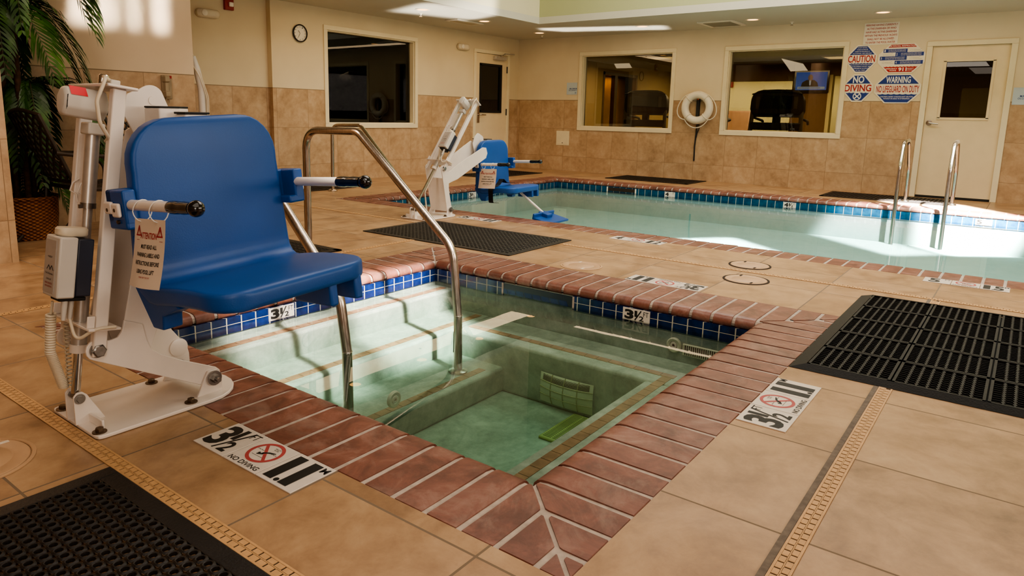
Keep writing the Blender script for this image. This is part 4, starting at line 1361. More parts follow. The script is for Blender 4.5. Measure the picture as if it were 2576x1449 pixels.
def attention_tag(T, label, xs, y0, y1, ztop, h, tilt):
    """laminated warning card tied to the near armrest"""
    o = T @ Vector((xs, y0, ztop))
    t = thing('warning_tag', label, 'warning tag', tuple(o))
    rt = (T.to_3x3() @ Vector((0, 1, 0))).normalized()
    out = (T.to_3x3() @ Vector((1, 0, 0))).normalized()
    up = (Vector((0, 0, 1)) + out*tilt).normalized()
    w = y1-y0
    N = 9
    def P(a, b, k=0.0):
        # the card bows slightly outward
        q = o + rt*(a*w) - up*(b*h) + out*(0.012*math.sin(PI*a)*b + 0.02*b*b)
        return q + out*k
    mb = MB()
    for i in range(N+1):
        for j in range(N+1):
            mb.v.append(P(i/N, j/N))
    for i in range(N):
        for j in range(N):
            mb.f.append((i*(N+1)+j, (i+1)*(N+1)+j, (i+1)*(N+1)+j+1, i*(N+1)+j+1))
    build(mb, 'card', TAGM, t, smooth=80)
    red, blk = MB(), MB()
    def tx(mb_, s, cx, cy, ww, hh, bold):
        v, f = glyphs(s, bold)
        mb_.add([P(cx+p[0]*ww, cy-p[1]*hh, 0.001) for p in v], f)
    def pl(mb_, pts, k=0.001): mb_.poly([P(a, b, k) for a, b in pts])
    tx(red, 'ATTENTION', 0.5, 0.245, 0.52, 0.095, 0.015)
    for cx in (0.17, 0.85):
        for (p, q, r_, s) in (((cx-0.085, 0.255), (cx+0.085, 0.255), (cx+0.085, 0.235), (cx-0.085, 0.235)), ((cx-0.085, 0.255), (cx-0.06, 0.255), (cx+0.012, 0.11), (cx-0.012, 0.10)), ((cx+0.085, 0.255), (cx+0.06, 0.255), (cx-0.012, 0.11), (cx+0.012, 0.10))):
            pl(red, [p, q, r_, s])
        pl(red, [(cx-0.008, 0.15), (cx+0.008, 0.15), (cx+0.006, 0.205), (cx-0.006, 0.205)])
        pl(red, [(cx-0.007, 0.213), (cx+0.007, 0.213), (cx+0.007, 0.225), (cx-0.007, 0.225)])
    pl(red, [(0.11, 0.312), (0.94, 0.312), (0.94, 0.318), (0.11, 0.318)])
    tx(blk, 'MUST READ ALL', 0.54, 0.405, 0.50, 0.062, 0.018)
    tx(blk, 'WARNING LABELS AND', 0.53, 0.525, 0.72, 0.062, 0.018)
    tx(blk, 'INSTRUCTIONS BEFORE', 0.53, 0.645, 0.74, 0.062, 0.018)
    tx(blk, 'USING POOL LIFT', 0.53, 0.765, 0.54, 0.062, 0.018)
    tx(red, 'PLEASE KEEP THIS OUT', 0.55, 0.845, 0.32, 0.022, 0.0)
    build(red, 'red_lettering', INKR, t, smooth=0)
    build(blk, 'black_lettering', INK, t, smooth=0)
    for a in (0.18, 0.72):
        mb = MB()
        c = T @ Vector((xs-0.006, y0+a*w, 0.0))
        ring = []
        for k in range(21):
            an = 2*PI*k/20
            ring.append(c + out*(-0.002+0.0245*math.cos(an)) + Vector((0, 0, 1))*(-0.014+0.031*math.sin(an)) + rt*(0.012*math.sin(an*0.5)))
        mb.tube(ring, 0.0016, 6)
        build(mb, 'tie_string', INKW, t)
attention_tag(TA, 'white attention card tied to the armrest of the near pool lift', 0.300, 0.078, 0.252, -0.036, 0.19, -0.05)
attention_tag(TB, 'white attention card hanging on the armrest of the far pool lift', 0.300, 0.04, 0.26, -0.045, 0.20, -0.03)

# ------------------------------------------------------------------ hand rails
def flange(mb, x, y, z, r=0.05):
    return mb.lathe([(r, 0.0005), (r, 0.008), (r*0.75, 0.022), (r*0.45, 0.028)], Matrix.Translation((x, y, z)), 24)
def spa_rail(x, label, zb_=0.265):
    t = thing('handrail', label, 'handrail', (x, 3.77, 0))
    # deck post, top, long slope, then down into the steps
    pts = [(x, 3.77, 0.002), (x, 3.77, 0.88), (x, 3.27, 0.885), (x, 2.50, zb_), (x, 2.455, -0.12), (x, 2.45, -0.44)]
    P = fillet(pts, [0.13, 0.12, 0.18, 0.1], 9)
    build(MB().tube(P, 0.0240, 20), 'tube', STEEL, t)
    build(flange(MB(), x, 3.77, 0), 'deck_flange', STEEL, t)
    mb = MB().lathe([(0.055, 0), (0.055, 0.008), (0.035, 0.016)], Matrix.Translation((x, 2.45, -0.448)), 24)
    build(mb, 'step_flange', STEEL, t)
    build(MB().torus((x, 2.4525, -0.115), Matrix.Identity(3), 0.0242, 0.0012, 24, 6), 'water_mark', STEELB, t)
spa_rail(2.91, 'stainless steel handrail at the far side of the spa steps, fully in view')
spa_rail(2.10, 'stainless steel handrail mostly hidden behind the blue lift seat', 0.15)
t = thing('handrail', 'slim pool handrail with a flanged post, beyond the top of the front spa rail', 'handrail', (5.85, 7.06, 0))
P = fillet([(5.85, 7.06, 0), (5.85, 7.05, 0.835), (5.85, 6.52, 0.845), (5.85, 5.72, 0.12), (5.85, 5.70, -0.7)], [0.13, 0.12, 0.15], 8)
build(MB().tube(P, 0.0225, 16), 'tube', STEEL, t)
build(flange(MB(), 5.85, 7.06, 0, 0.06), 'deck_flange', STEEL, t)
def ladder_rail(y, label):
    t = thing('ladder_rail', label, 'ladder rail', (10.42, y, 0))
    P = fillet([(10.42, y, 0), (10.40, y, 0.45), (10.12, y, 0.80), (9.72, y, 0.78), (9.60, y, 0.50), (9.585, y, -0.7)], [0.25, 0.16, 0.14, 0.25], 8)
    build(MB().tube(P, 0.0235, 16), 'tube', STEELB, t)
    build(flange(MB(), 10.42, y, 0, 0.05), 'deck_flange', STEELB, t)
ladder_rail(1.23, 'bright steel pool ladder rail nearer the wide fitness window')
ladder_rail(0.72, 'bright steel pool ladder rail standing before the middle of the cream door')

# ------------------------------------------------------------------ spa fittings
t = thing('drain_cover', 'bulging pale grid cover on the underwater spa bench wall', 'drain cover', (3.14, 1.86, -0.49))
mb = MB()
N, Mz = 14, 10
ya_, yb_, za_, zb_ = 1.695, 2.03, -0.575, -0.405
def cov(a, b, k=0): return (3.138-0.045*math.sin(PI*min(max(a, 0.02), 0.98))**0.6*math.sin(PI*min(max(b, 0.03), 0.97))**0.45-k, ya_+(yb_-ya_)*a, za_+(zb_-za_)*b)
for i in range(N+1):
    for j in range(Mz+1): mb.v.append(Vector(cov(i/N, j/Mz)))
for i in range(N):
    for j in range(Mz): mb.f.append((i*(Mz+1)+j, (i+1)*(Mz+1)+j, (i+1)*(Mz+1)+j+1, i*(Mz+1)+j+1))
build(mb, 'dome', GRILLE, t, smooth=60)
mb = MB()
for a in (0.25, 0.5, 0.75):
    mb.tube([cov(a, b/10, 0.001) for b in range(11)], 0.003, 6)
for b in (0.28, 0.52, 0.74):
    mb.tube([cov(a/12, b, 0.001) for a in range(13)], 0.003, 6)
build(mb, 'rib', simple('drain rib', '#a6a67a', 0.5), t)
mb = MB()
for k in range(9):
    b = 0.78+k*0.022
    mb.tube([cov(0.06+a*0.88/10, b, 0.0005) for a in range(11)], 0.0013, 4)
build(mb, 'slots', DARK, t)
t = thing('drain_cover', 'yellowed flat drain grate on the spa floor below the bench', 'drain cover', (2.95, 1.78, -0.6))
build(MB().box(2.77, 3.12, 1.665, 1.80, -0.6, -0.585), 'plate', GRILLE_Y, t, bevel=0.006)
mb = MB()
for k in range(22):
    x_ = 2.79+k*0.0145
    mb.box(x_, x_+0.005, 1.682, 1.728, -0.5855, -0.584).box(x_, x_+0.005, 1.738, 1.784, -0.5855, -0.584)
build(mb, 'slots', simple('grate slot', '#5f6b3a', 0.7), t, smooth=0)
t = thing('drain_cover', 'pale slotted suction grate on the spa wall above the bench', 'drain cover', (3.51, 1.28, -0.24))
build(MB().box(3.505, 3.52, 1.12, 1.37, -0.26, -0.195), 'plate', GRILLE, t, bevel=0.004)
mb = MB()
for k in range(20):
    mb.box(3.5035, 3.506, 1.132+k*0.0115, 1.137+k*0.0115, -0.254, -0.201)
build(mb, 'slots', DARK, t, smooth=0)
for (x_, y_, z_, ax_, lb) in ((3.512, 1.42, -0.215, 'x', 'round pale water jet on the far spa wall beside the suction grate'), (2.25, 2.295, -0.36, 'y', 'round pale jet on the front of the spa steps')):
    t = thing('spa_jet', lb, 'jet', (x_, y_, z_))
    T = Matrix.Translation((x_, y_, z_)) @ (Matrix.Rotation(-PI/2, 4, 'Y') if ax_ == 'x' else Matrix.Rotation(PI/2, 4, 'X'))
    build(MB().lathe([(0.042, -0.006), (0.042, 0.004), (0.036, 0.010), (0.022, 0.008)], T, 24, cap=False), 'escutcheon', GRILLE, t)
    build(MB().lathe([(0.022, 0.004), (0.018, 0.010), (0.008, 0.011), (0.007, 0.004), (0.001, 0.004)], T, 20), 'nozzle', SIGNW, t)

# ------------------------------------------------------------------ things on the back wall
FB = lambda y, z: Face((XB, y, z), (0, -1, 0), (0, 0, 1))
def octo(w, h, cw, ch):
    return [(-w/2+cw, -h/2), (w/2-cw, -h/2), (w/2, -h/2+ch), (w/2, h/2-ch), (w/2-cw, h/2), (-w/2+cw, h/2), (-w/2, h/2-ch), (-w/2, -h/2+ch)]
def clip_oct(w, h, cw, ch, y0, y1, wave=0.0, nw=0, wtop=False):
    """the part of an octagon between heights y0 and y1, with an optional wavy upper edge"""
    def hw(y):
        d = min(abs(y+h/2), abs(h/2-y))
        return w/2 if d >= ch else w/2-cw+cw*d/ch
    bot = [(-hw(y0), y0), (hw(y0), y0)]
    brk = [y for y in (-h/2+ch, h/2-ch) if y0 < y < y1]
    rs = [(hw(y), y) for y in sorted(brk)]
    ls = [(-hw(y), y) for y in sorted(brk, reverse=True)]
    if wave:
        n = nw*6
        tp = [(hw(y1)-2*hw(y1)*i/n, y1-wave*abs(math.sin(PI*nw*i/n))) for i in range(n+1)]
    else:
        tp = [(hw(y1), y1), (-hw(y1), y1)]
    return bot+rs+tp+ls
def wall_sign(yc, zc, pts, label, name='wall_sign'):
    t = thing(name, label, 'sign', (XB, yc, zc))
    F = FB(yc, zc)
    mb = MB(); F.slab(mb, pts, 0.008)
    build(mb, 'board', SIGNW, t, smooth=0)
    return t, Face((XB-0.008, yc, zc), (0, -1, 0), (0, 0, 1), 0.0012)
def fin(t, **k):
    for nm, (mb, m) in k.items():
        if mb.v: build(mb, nm, m, t, smooth=0)
# persons having ...
t, F = wall_sign(1.868, 2.222, [(-0.215, -0.148), (0.215, -0.148), (0.215, 0.148), (-0.215, 0.148)], 'white rectangular sign with red text above the octagonal pool signs')
red = MB()
for i, (s_, w_) in enumerate((('PERSONS HAVING CURRENTLY', 0.39), ('ACTIVE DIARRHEA OR WHO', 0.36), ('HAVE HAD ACTIVE DIARRHEA', 0.38), ('WITHIN THE PREVIOUS 14 DAYS', 0.40), ('SHALL NOT BE ALLOWED', 0.33), ('TO ENTER THE POOL WATER', 0.37))):
    F.text(red, s_, 0, 0.118-i*0.047, w_, 0.026, 0.012, 1.0, 0.12)
fin(t, red_lettering=(red, INKR))
# caution
W_, H_, cw_, ch_ = 0.385, 0.385, 0.125, 0.145
t, F = wall_sign(2.078, 1.885, octo(W_, H_, cw_, ch_), 'blue octagonal sign reading caution in red letters')
b, r_, w_ = MB(), MB(), MB()
i_ = 0.90
F.poly(b, clip_oct(W_*i_, H_*i_, cw_*i_, ch_*i_, 0.058, H_*i_/2))
F.poly(b, clip_oct(W_*i_, H_*i_, cw_*i_, ch_*i_, -H_*i_/2, -0.055, 0.008, 8))
F.text(r_, 'CAUTION', 0, 0.002, 0.345, 0.098, 0.02)
for k, (s_, w__) in enumerate((('DO NOT USE POOL', 0.12), ('WHEN ALONE OR', 0.14), ('UNDER THE INFLUENCE OF', 0.19), ('ALCOHOL OR DRUGS', 0.24))):
    F.text(w_, s_, 0, 0.155-k*0.026, w__, 0.014, 0.0, 2.0)
for k, (s_, w__) in enumerate((('NO RUNNING OR ROUGH PLAY', 0.27), ('CHILDREN MUST BE', 0.24), ('SUPERVISED BY AN ADULT', 0.20), ('AT ALL TIMES', 0.12))):
    F.text(w_, s_, 0.0, -0.078-k*0.026, w__, 0.014, 0.0, 2.0)
fin(t, blue_panel=(b, INKB), red_lettering=(r_, INKR), white_lettering=(w_, INKW))
# no diving
t, F = wall_sign(2.085, 1.483, octo(W_, H_, cw_, ch_), 'blue octagonal sign reading no diving above a crossed circle')
b, r_, w_ = MB(), MB(), MB()
F.poly(b, clip_oct(W_*i_, H_*i_, cw_*i_, ch_*i_, 0.062, H_*i_/2))
F.poly(b, clip_oct(W_*i_, H_*i_, cw_*i_, ch_*i_, -H_*i_/2, -0.062, 0.008, 6))
F.text(w_, 'NO', 0, 0.118, 0.145, 0.098, 0.03, 2.0)
F.text(r_, 'DIVING', 0, 0.0, 0.345, 0.096, 0.02)
F.ring(w_, 0, -0.115, 0.043, 0.055, 36, 2.0)
F.bar(w_, -0.034, -0.083, 0.034, -0.147, 0.015, 2.0)
F.bar(w_, -0.034, -0.147, 0.034, -0.083, 0.015, 2.4)
fin(t, blue_panel=(b, INKB), red_lettering=(r_, INKR), white_lettering=(w_, INKW))
# artificial respiration
W_, H_, cw_, ch_ = 0.565, 0.395, 0.135, 0.14
t, F = wall_sign(1.585, 1.880, octo(W_, H_, cw_, ch_), 'red and blue artificial respiration sign with four picture panels')
b, r_, w_ = MB(), MB(), MB()
ii = 0.93
F.poly(r_, clip_oct(W_*ii, H_*ii, cw_*ii, ch_*ii, 0.148, H_*ii/2))
F.poly(r_, clip_oct(W_*ii, H_*ii, cw_*ii, ch_*ii, -H_*ii/2, -0.108, 0.006, 10))
F.text(w_, 'ARTIFICIAL RESPIRATION', 0, 0.166, 0.33, 0.018, 0.01, 2.0)
F.text(w_, '911', 0.03, -0.148, 0.10, 0.05, 0.04, 2.0)
F.text(w_, 'EMERGENCY', -0.105, -0.138, 0.14, 0.018, 0.01, 2.0)
F.text(w_, 'PHONE', -0.085, -0.162, 0.08, 0.016, 0.01, 2.0)
F.text(w_, 'NEAREST', 0.125, -0.138, 0.08, 0.014, 0.0, 2.0)
F.text(w_, 'HOSPITAL', 0.12, -0.160, 0.07, 0.014, 0.0, 2.0)
for k, (x0_, x1_, y0_, y1_) in enumerate(((-0.225, 0.065, 0.080, 0.128), (-0.075, 0.262, 0.030, 0.080), (-0.262, 0.065, -0.022, 0.030), (-0.075, 0.262, -0.080, -0.030))):
    F.rect(b, x0_, x1_, y0_, y1_)
    F.text(w_, str(k+1), x0_+0.018, (y0_+y1_)/2, 0.014, 0.032, 0.01, 2.0)
    for q in range(3):
        F.text(w_, ('PLACE VICTIM ON BACK AND', 'LIFT NECK AND TILT HEAD BACK', 'PINCH NOSTRILS BREATHE INTO MOUTH')[(q+k) % 3], (x0_+x1_)/2+0.02, y1_-0.012-q*0.013, (x1_-x0_)*0.72, 0.008, 0.0, 2.0)
gr_ = MB()
for (cx_, cy_) in ((0.165, 0.104), (-0.165, 0.055), (0.165, 0.002), (-0.165, -0.055)):
    F.ring(gr_, cx_-0.05, cy_, 0.012, 0.014, 16)
    F.bar(gr_, cx_-0.03, cy_-0.006, cx_+0.08, cy_-0.012, 0.003); F.bar(gr_, cx_-0.03, cy_+0.008, cx_+0.04, cy_+0.006, 0.003); F.bar(gr_, cx_+0.04, cy_+0.006, cx_+0.06, cy_+0.016, 0.003)
fin(t, blue_panel=(b, INKB), red_panel=(r_, INKR), white_lettering=(w_, INKW), line_drawings=(gr_, simple('grey line ink', '#8f8a80', 0.5)))
# warning
t, F = wall_sign(1.588, 1.470, octo(W_, H_, cw_, ch_), 'blue and white warning sign reading no lifeguard on duty')
b, r_, w_ = MB(), MB(), MB()
F.poly(b, clip_oct(W_*ii, H_*ii, cw_*ii, ch_*ii, 0.066, H_*ii/2))
F.poly(b, clip_oct(W_*ii, H_*ii, cw_*ii, ch_*ii, -H_*ii/2, -0.070, 0.008, 7))
F.rect(w_, -0.158, 0.158, 0.066, H_*ii/2, 1.5) if False else None
F.text(w_, 'WARNING', 0, 0.122, 0.30, 0.088, 0.025, 2.0)
F.text(r_, 'NO LIFEGUARD ON DUTY', 0, -0.004, 0.52, 0.092, 0.016)
F.text(w_, 'CHILDREN UNDER 14 SHOULD NOT USE POOL', 0, -0.108, 0.40, 0.018, 0.004, 2.0)
F.text(w_, 'WITHOUT AN ADULT IN ATTENDANCE', 0, -0.134, 0.32, 0.018, 0.004, 2.0)
fin(t, blue_panel=(b, INKB), red_lettering=(r_, INKR), white_lettering=(w_, INKW))
# small capacity signs
PALEB = simple('pale blue sign board', '#b9c6cf', 0.4, vary=0.03)
for yc_, zc_, w0, h0, lb in ((6.83, 1.505, 0.22, 0.215, 'small pale blue occupancy sign beside the narrower fitness window'), (0.165, 1.37, 0.24, 0.215, 'pale blue occupancy sign cut by the photo edge, beyond the cream door')):
    t = thing('occupancy_sign', lb, 'sign', (XB, yc_, zc_))
    F = FB(yc_, zc_); mb = MB(); F.slab(mb, [(-w0/2, -h0/2), (w0/2, -h0/2), (w0/2, h0/2), (-w0/2, h0/2)], 0.006)
    build(mb, 'board', PALEB, t, smooth=0)
    F = Face((XB-0.006, yc_, zc_), (0, -1, 0), (0, 0, 1), 0.001)
    b = MB(); F.text(b, 'MAXIMUM', 0.03, 0.0, 0.15, 0.024, 0.01); F.text(b, 'OCCUPANCY', 0.02, -0.03, 0.17, 0.024, 0.01); F.text(b, '20', 0.08, -0.075, 0.03, 0.024, 0.01)
    fin(t, blue_lettering=(b, INKB))
# access panel
t = thing('access_panel', 'square cream access panel low on the back wall tiles', 'panel', (XB, 6.99, 0.605))
build(MB().box(XB-0.006, XB, 6.85, 7.13, 0.47, 0.735), 'rim', FRAME, t, bevel=0.002, smooth=0)
p_ = build(MB().box(XB-0.010, XB-0.006, 6.87, 7.11, 0.49, 0.715), 'door', FRAME, t, bevel=0.002, smooth=0)
build(MB().lathe([(0.01, 0), (0.01, 0.003), (0.001, 0.003)], Matrix.Translation((XB-0.010, 6.99, 0.515)) @ Matrix.Rotation(-PI/2, 4, 'Y'), 14), 'latch', BOLTS, p_)
# life ring
t = thing('life_ring', 'white life ring with rope hanging between the two fitness windows', 'life ring', (XB-0.07, 4.41, 1.19))
c = Vector((XB-0.065, 4.41, 1.185))
T3 = Matrix(((0, 0, -1), (-1, 0, 0), (0, 1, 0)))
mb = MB().torus((0, 0, 0), Matrix.Identity(3), 0.205, 0.062, 44, 14)
mb.xf(Matrix.Translation(c) @ Matrix.Rotation(-PI/2, 4, 'Y'))
build(mb, 'ring', RINGM, t, smooth=80)
mb = MB()
for k in range(4):
    a = R(45+90*k)
    q = []
    for i in range(17):
        b_ = 2*PI*i/16
        rr = 0.205+0.064*math.cos(b_)
        q.append(c + Vector((-0.064*math.sin(b_), rr*math.cos(a), rr*math.sin(a))))
    mb.tube(q, 0.008, 6)
build(mb, 'ring_band', ROPEM, t)
mb = MB()
for k in range(4):
    a0_, a1_ = R(45+90*k), R(135+90*k)
    pts = []
    for i in range(11):
        f_ = i/10
        a = a0_+(a1_-a0_)*f_
        rr = 0.275+(0.055 if k in (1, 3) else 0.03)*math.sin(PI*f_) - (0.02 if k == 0 else 0)*math.sin(PI*f_)
        pts.append(c + Vector((-0.02, rr*math.cos(a), rr*math.sin(a) - 0.05*math.sin(PI*f_)*(1 if k != 2 else 0.4))))
    mb.tube(pts, 0.0085, 8)
build(mb, 'grab_rope', ROPEM, t)
t = thing('ring_strap', 'black strap hanging down the wall behind the life ring', 'strap', (XB, 4.41, 1.2))
build(MB().box(XB-0.05, XB-0.002, 4.385, 4.435, 0.98, 1.33), 'holder', BLACKM, t, bevel=0.004)
build(MB().box(XB-0.055, XB-0.048, 4.395, 4.425, 1.31, 1.39), 'orange_tab', simple('orange tab', '#c0572c', 0.5), t)
st = fillet([(XB-0.015, 4.41, 0.98), (XB-0.015, 4.415, 0.80), (XB-0.012, 4.43, 0.55), (XB-0.012, 4.425, 0.32)], 0.1, 4)
build(MB().tube(st, [0.012]*len(st), 8), 'strap', BLACKM, t)
build(MB().tube(fillet([(XB-0.015, 4.395, 0.98), (XB-0.02, 4.37, 0.85), (XB-0.02, 4.40, 0.77), (XB-0.015, 4.41, 0.70)], 0.05, 4), 0.007, 8), 'loop', BLACKM, t)

# ------------------------------------------------------------------ things on the left wall
def clock(x, y, z, r, label, face_axis, rim=BLACKP):
    t = thing('wall_clock', label, 'clock', (x, y, z))
    Rr = Matrix.Rotation(PI/2, 4, 'X') if face_axis == 'y' else Matrix.Rotation(-PI/2, 4, 'Y')
    T = Matrix.Translation((x, y, z)) @ Rr
    build(MB().lathe([(r*0.92, 0.0), (r, 0.006), (r, 0.026), (r*0.93, 0.034), (r*0.86, 0.026), (r*0.86, 0.012)], T, 36, cap=False), 'rim', rim, t)
    build(MB().lathe([(r*0.87, 0.010), (r*0.86, 0.013), (0.001, 0.013)], T, 36), 'dial', SIGNW, t)
    ink = MB()
    F = Face((x, y-0.013, z), (1, 0, 0), (0, 0, 1), 0.0015) if face_axis == 'y' else Face((x-0.013, y, z), (0, -1, 0), (0, 0, 1), 0.0015)
    for k in range(12):
        a = R(90-30*(k+1))
        F.text(ink, str(k+1), math.cos(a)*r*0.70, math.sin(a)*r*0.70, r*(0.10 if k < 9 else 0.17), r*0.15, 0.0)
    build(ink, 'numerals', INK, t, smooth=0)
    hd = MB()
    F.bar(hd, 0, 0, -r*0.24, r*0.30, r*0.05, 2.0)
    F.bar(hd, 0, 0, -r*0.26, -r*0.50, r*0.035, 2.5)
    build(hd, 'hands', INK, t, smooth=0)
clock(6.152, YL, 2.035, 0.118, 'round black-rimmed wall clock beside the large window', 'y')
def emergency(x, y, z, label):
    t = thing('emergency_light', label, 'emergency light', (x, y, z))
    rings = []
    for d, k in ((0.0, 0.9), (0.01, 1.0), (0.05, 1.0), (0.075, 0.8), (0.085, 0.45)):
        rings.append([(x+p[0]*k, y-d, z+p[1]*k) for p in rrect(0.30, 0.105, 0.050, 5)])
    build(MB().ringloft(rings), 'housing', WARMPL, t)
    T = Matrix.Translation((x-0.07, y-0.075, z)) @ Matrix.Rotation(PI/2, 4, 'X')
    build(MB().lathe([(0.036, -0.02), (0.038, 0.012), (0.030, 0.018), (0.001, 0.020)], T, 20), 'lamp_head', SIGNW, t)
emergency(9.57, YL, 2.15, 'oval emergency light on the wall beside the far cream door')
emergency(4.86, YL+0.09, 2.14, 'oval emergency light half hidden by the alcove corner')
t = thing('fire_strobe', 'red fire alarm strobe at the top edge of the photo', 'fire alarm', (5.15, YL+0.09, 2.30))
build(MB().box(5.09, 5.21, YL+0.045, YL+0.09, 2.215, 2.40), 'body', REDP, t, bevel=0.006)
build(MB().box(5.135, 5.195, YL+0.02, YL+0.045, 2.255, 2.31), 'lens', simple('clear strobe lens', '#e8e2d6', 0.2), t, bevel=0.01)
b = MB(); Face((5.15, YL+0.044, 2.36), (1, 0, 0), (0, 0, 1), 0.001).text(b, 'FIRE', 0, 0, 0.07, 0.026, 0.02)
fin(t, lettering=(b, INKW))
# phone on the alcove wall, and conduit at its corner
t = thing('wall_phone', 'taupe wall telephone on the alcove tiles behind the near lift', 'telephone', (3.43, 6.5, 1.2))
build(MB().box(3.385, 3.475, 6.465, 6.5, 1.085, 1.305), 'base', PHONEM, t, bevel=0.008)
rg = []
for z_, w_2, d_ in ((1.10, 0.018, 0.05), (1.115, 0.022, 0.06), (1.15, 0.022, 0.06), (1.16, 0.016, 0.045), (1.235, 0.016, 0.045), (1.245, 0.022, 0.06), (1.285, 0.022, 0.06), (1.30, 0.018, 0.05)):
    rg.append([(3.405-w_2, 6.466-d_, z_), (3.405+w_2, 6.466-d_, z_), (3.405+w_2, 6.468, z_), (3.405-w_2, 6.468, z_)])
build(MB().ringloft(rg), 'handset', PHONEM, t, bevel=0.004, smooth=0)
build(MB().box(3.455, 3.474, 6.462, 6.466, 1.275, 1.30), 'red_mark', REDP, t, smooth=0)
build(MB().tube(fillet([(3.405, 6.45, 1.10), (3.41, 6.45, 1.03), (3.44, 6.46, 1.05), (3.445, 6.475, 1.09)], 0.03, 5), 0.004, 8), 'cord', PHONEM, t)
t = thing('cable_conduit', 'white bundled conduit and cables at the alcove wall corner', 'conduit', (3.82, 6.56, 0))
build(MB().tube(fillet([(3.765, 6.60, 1.50), (3.80, 6.585, 1.38), (3.835, 6.58, 1.2), (3.835, 6.58, 0.0)], 0.15, 6), 0.034, 14), 'conduit', WHITEPL, t)
mb = MB()
for k, (dx, dy, top_) in enumerate(((0.045, 0.0, 1.58), (0.055, -0.02, 1.50), (0.03, -0.035, 1.46))):
    mb.tube(fillet([(3.735, 6.59, top_), (3.78+dx*0.5, 6.57+dy, top_-0.14), (3.835+dx, 6.575+dy, 1.12), (3.84+dx*0.8, 6.575+dy, 0.9), (3.84+dx*0.6, 6.575+dy, 0.0)], 0.2, 6), 0.006, 8)
build(mb, 'cables', WARMPL, t)

# ------------------------------------------------------------------ ceiling fittings
def downlight(x, y, z, label):
    t = thing('downlight', label, 'ceiling light', (x, y, z))
    T = Matrix.Translation((x, y, z)) @ Matrix.Rotation(PI, 4, 'X')
    build(MB().lathe([(0.105, 0.0), (0.105, 0.006), (0.08, 0.008), (0.075, 0.0)], T, 32, cap=False), 'trim_ring', SIGNW, t)
    build(MB().lathe([(0.076, 0.001), (0.07, 0.0035), (0.001, 0.004)], T, 24), 'lens', LAMP, t)
for x_, y_, lb in ((10.42, 7.02, 'lit recessed downlight nearest the corner of the two walls'), (8.75, 6.92, 'lit recessed downlight just above the far cream door, beside the pale well'), (7.38, 6.93, 'lit recessed downlight inside the bright patch above the large window'), (6.08, 6.95, 'lit recessed ceiling light reflected in the spa, out of frame above the clock'),
                   (10.45, 5.10, 'lit downlight within the reflected sun streak on the ceiling'), (10.48, 3.40, 'lit recessed downlight between the ceiling vent and the red text sign'), (10.58, 1.76, 'lit recessed downlight directly above the red text sign'), (10.5, 0.1, 'recessed downlight past the right edge')):
    if y_ > 0.5 and x_ != 6.08: downlight(x_, y_, ZC, lb)
    elif x_ == 6.08: downlight(x_, y_, ZC, lb)
t = thing('ceiling_vent', 'white louvred vent in the ceiling above the wide fitness window', 'vent', (10.68, 3.93, ZC))
mb = MB()
for (a0_, a1_, b0_, b1_) in ((10.38, 10.98, 3.65, 3.71), (10.38, 10.98, 4.13, 4.19), (10.38, 10.44, 3.71, 4.13), (10.92, 10.98, 3.71, 4.13)):
    mb.box(a0_, a1_, b0_, b1_, ZC-0.018, ZC)
build(mb, 'frame', SIGNW, t, bevel=0.004, smooth=0)
mb = MB()
for k in range(9):
    xx = 10.46+k*0.052
    mb.prism([(xx, 3.71, ZC-0.004), (xx+0.04, 3.71, ZC-0.020), (xx+0.044, 3.71, ZC-0.017), (xx+0.004, 3.71, ZC-0.001)], (0, 0.42, 0))
build(mb, 'louvre', simple('grey louvre', '#8f8674', 0.5), t, smooth=0)
t = thing('ceiling_vent', 'flat ceiling diffuser seen edge-on above the large window', 'vent', (8.65, 7.22, ZC))
build(MB().box(8.33, 8.97, 7.10, 7.36, ZC-0.020, ZC), 'frame', SIGNW, t, bevel=0.006, smooth=0)
build(MB().box(8.39, 8.91, 7.15, 7.31, ZC-0.024, ZC-0.02), 'louvre', simple('tan louvre', '#b9aa8c', 0.5), t, smooth=0)
for x_, y_, lb in ((10.80, 7.22, 'small sprinkler head in the ceiling near the corner'), (11.0, 3.0, 'small sprinkler head in the ceiling past the vent toward the signs'), (7.65, 7.22, 'small sprinkler head in the ceiling above the large window')):
    t = thing('sprinkler', lb, 'sprinkler', (x_, y_, ZC))
    T = Matrix.Translation((x_, y_, ZC)) @ Matrix.Rotation(PI, 4, 'X')
    build(MB().lathe([(0.03, 0), (0.03, 0.004), (0.012, 0.012), (0.008, 0.035)], T, 14), 'escutcheon', SIGNW, t)
    build(MB().lathe([(0.004, 0.034), (0.022, 0.048), (0.022, 0.050), (0.001, 0.050)], T, 14), 'deflector', STEEL, t)

# ------------------------------------------------------------------ rooms seen through the windows
BEIGE = simple('gym beige paint', '#b59a6c', 0.8, vary=0.06, nscale=1)
BROWN = simple('gym brown paint', '#7a5c38', 0.8, vary=0.08, nscale=1)
CREAMG = simple('corridor cream paint', '#e6d8a8', 0.8, vary=0.04, nscale=1)
CARPET = simple('dark carpet', '#2b231b', 0.95, vary=0.3, nscale=60)
GCEIL = simple('dim gym ceiling', '#8a8064', 0.85, vary=0.05, nscale=1)
WOOD = simple('stained door wood', '#5a3517', 0.4, vary=0.2, nscale=4)
GX0, GX1, GY0, GY1, GZ = XB+0.141, 19.5, -0.9, 8.5, 2.30
build(MB().box(GX0, GX1, GY0, GY1, -0.1, 0.0), 'fitness_floor', CARPET, kind='structure', smooth=0)
build(MB().box(GX0, GX1, GY0-0.1, GY1+0.1, GZ, GZ+0.1), 'fitness_ceiling', GCEIL, kind='structure', smooth=0)
build(MB().box(GX1, GX1+0.1, GY0, GY1, 0, GZ), 'fitness_far_wall', CREAMG, kind='structure', smooth=0)
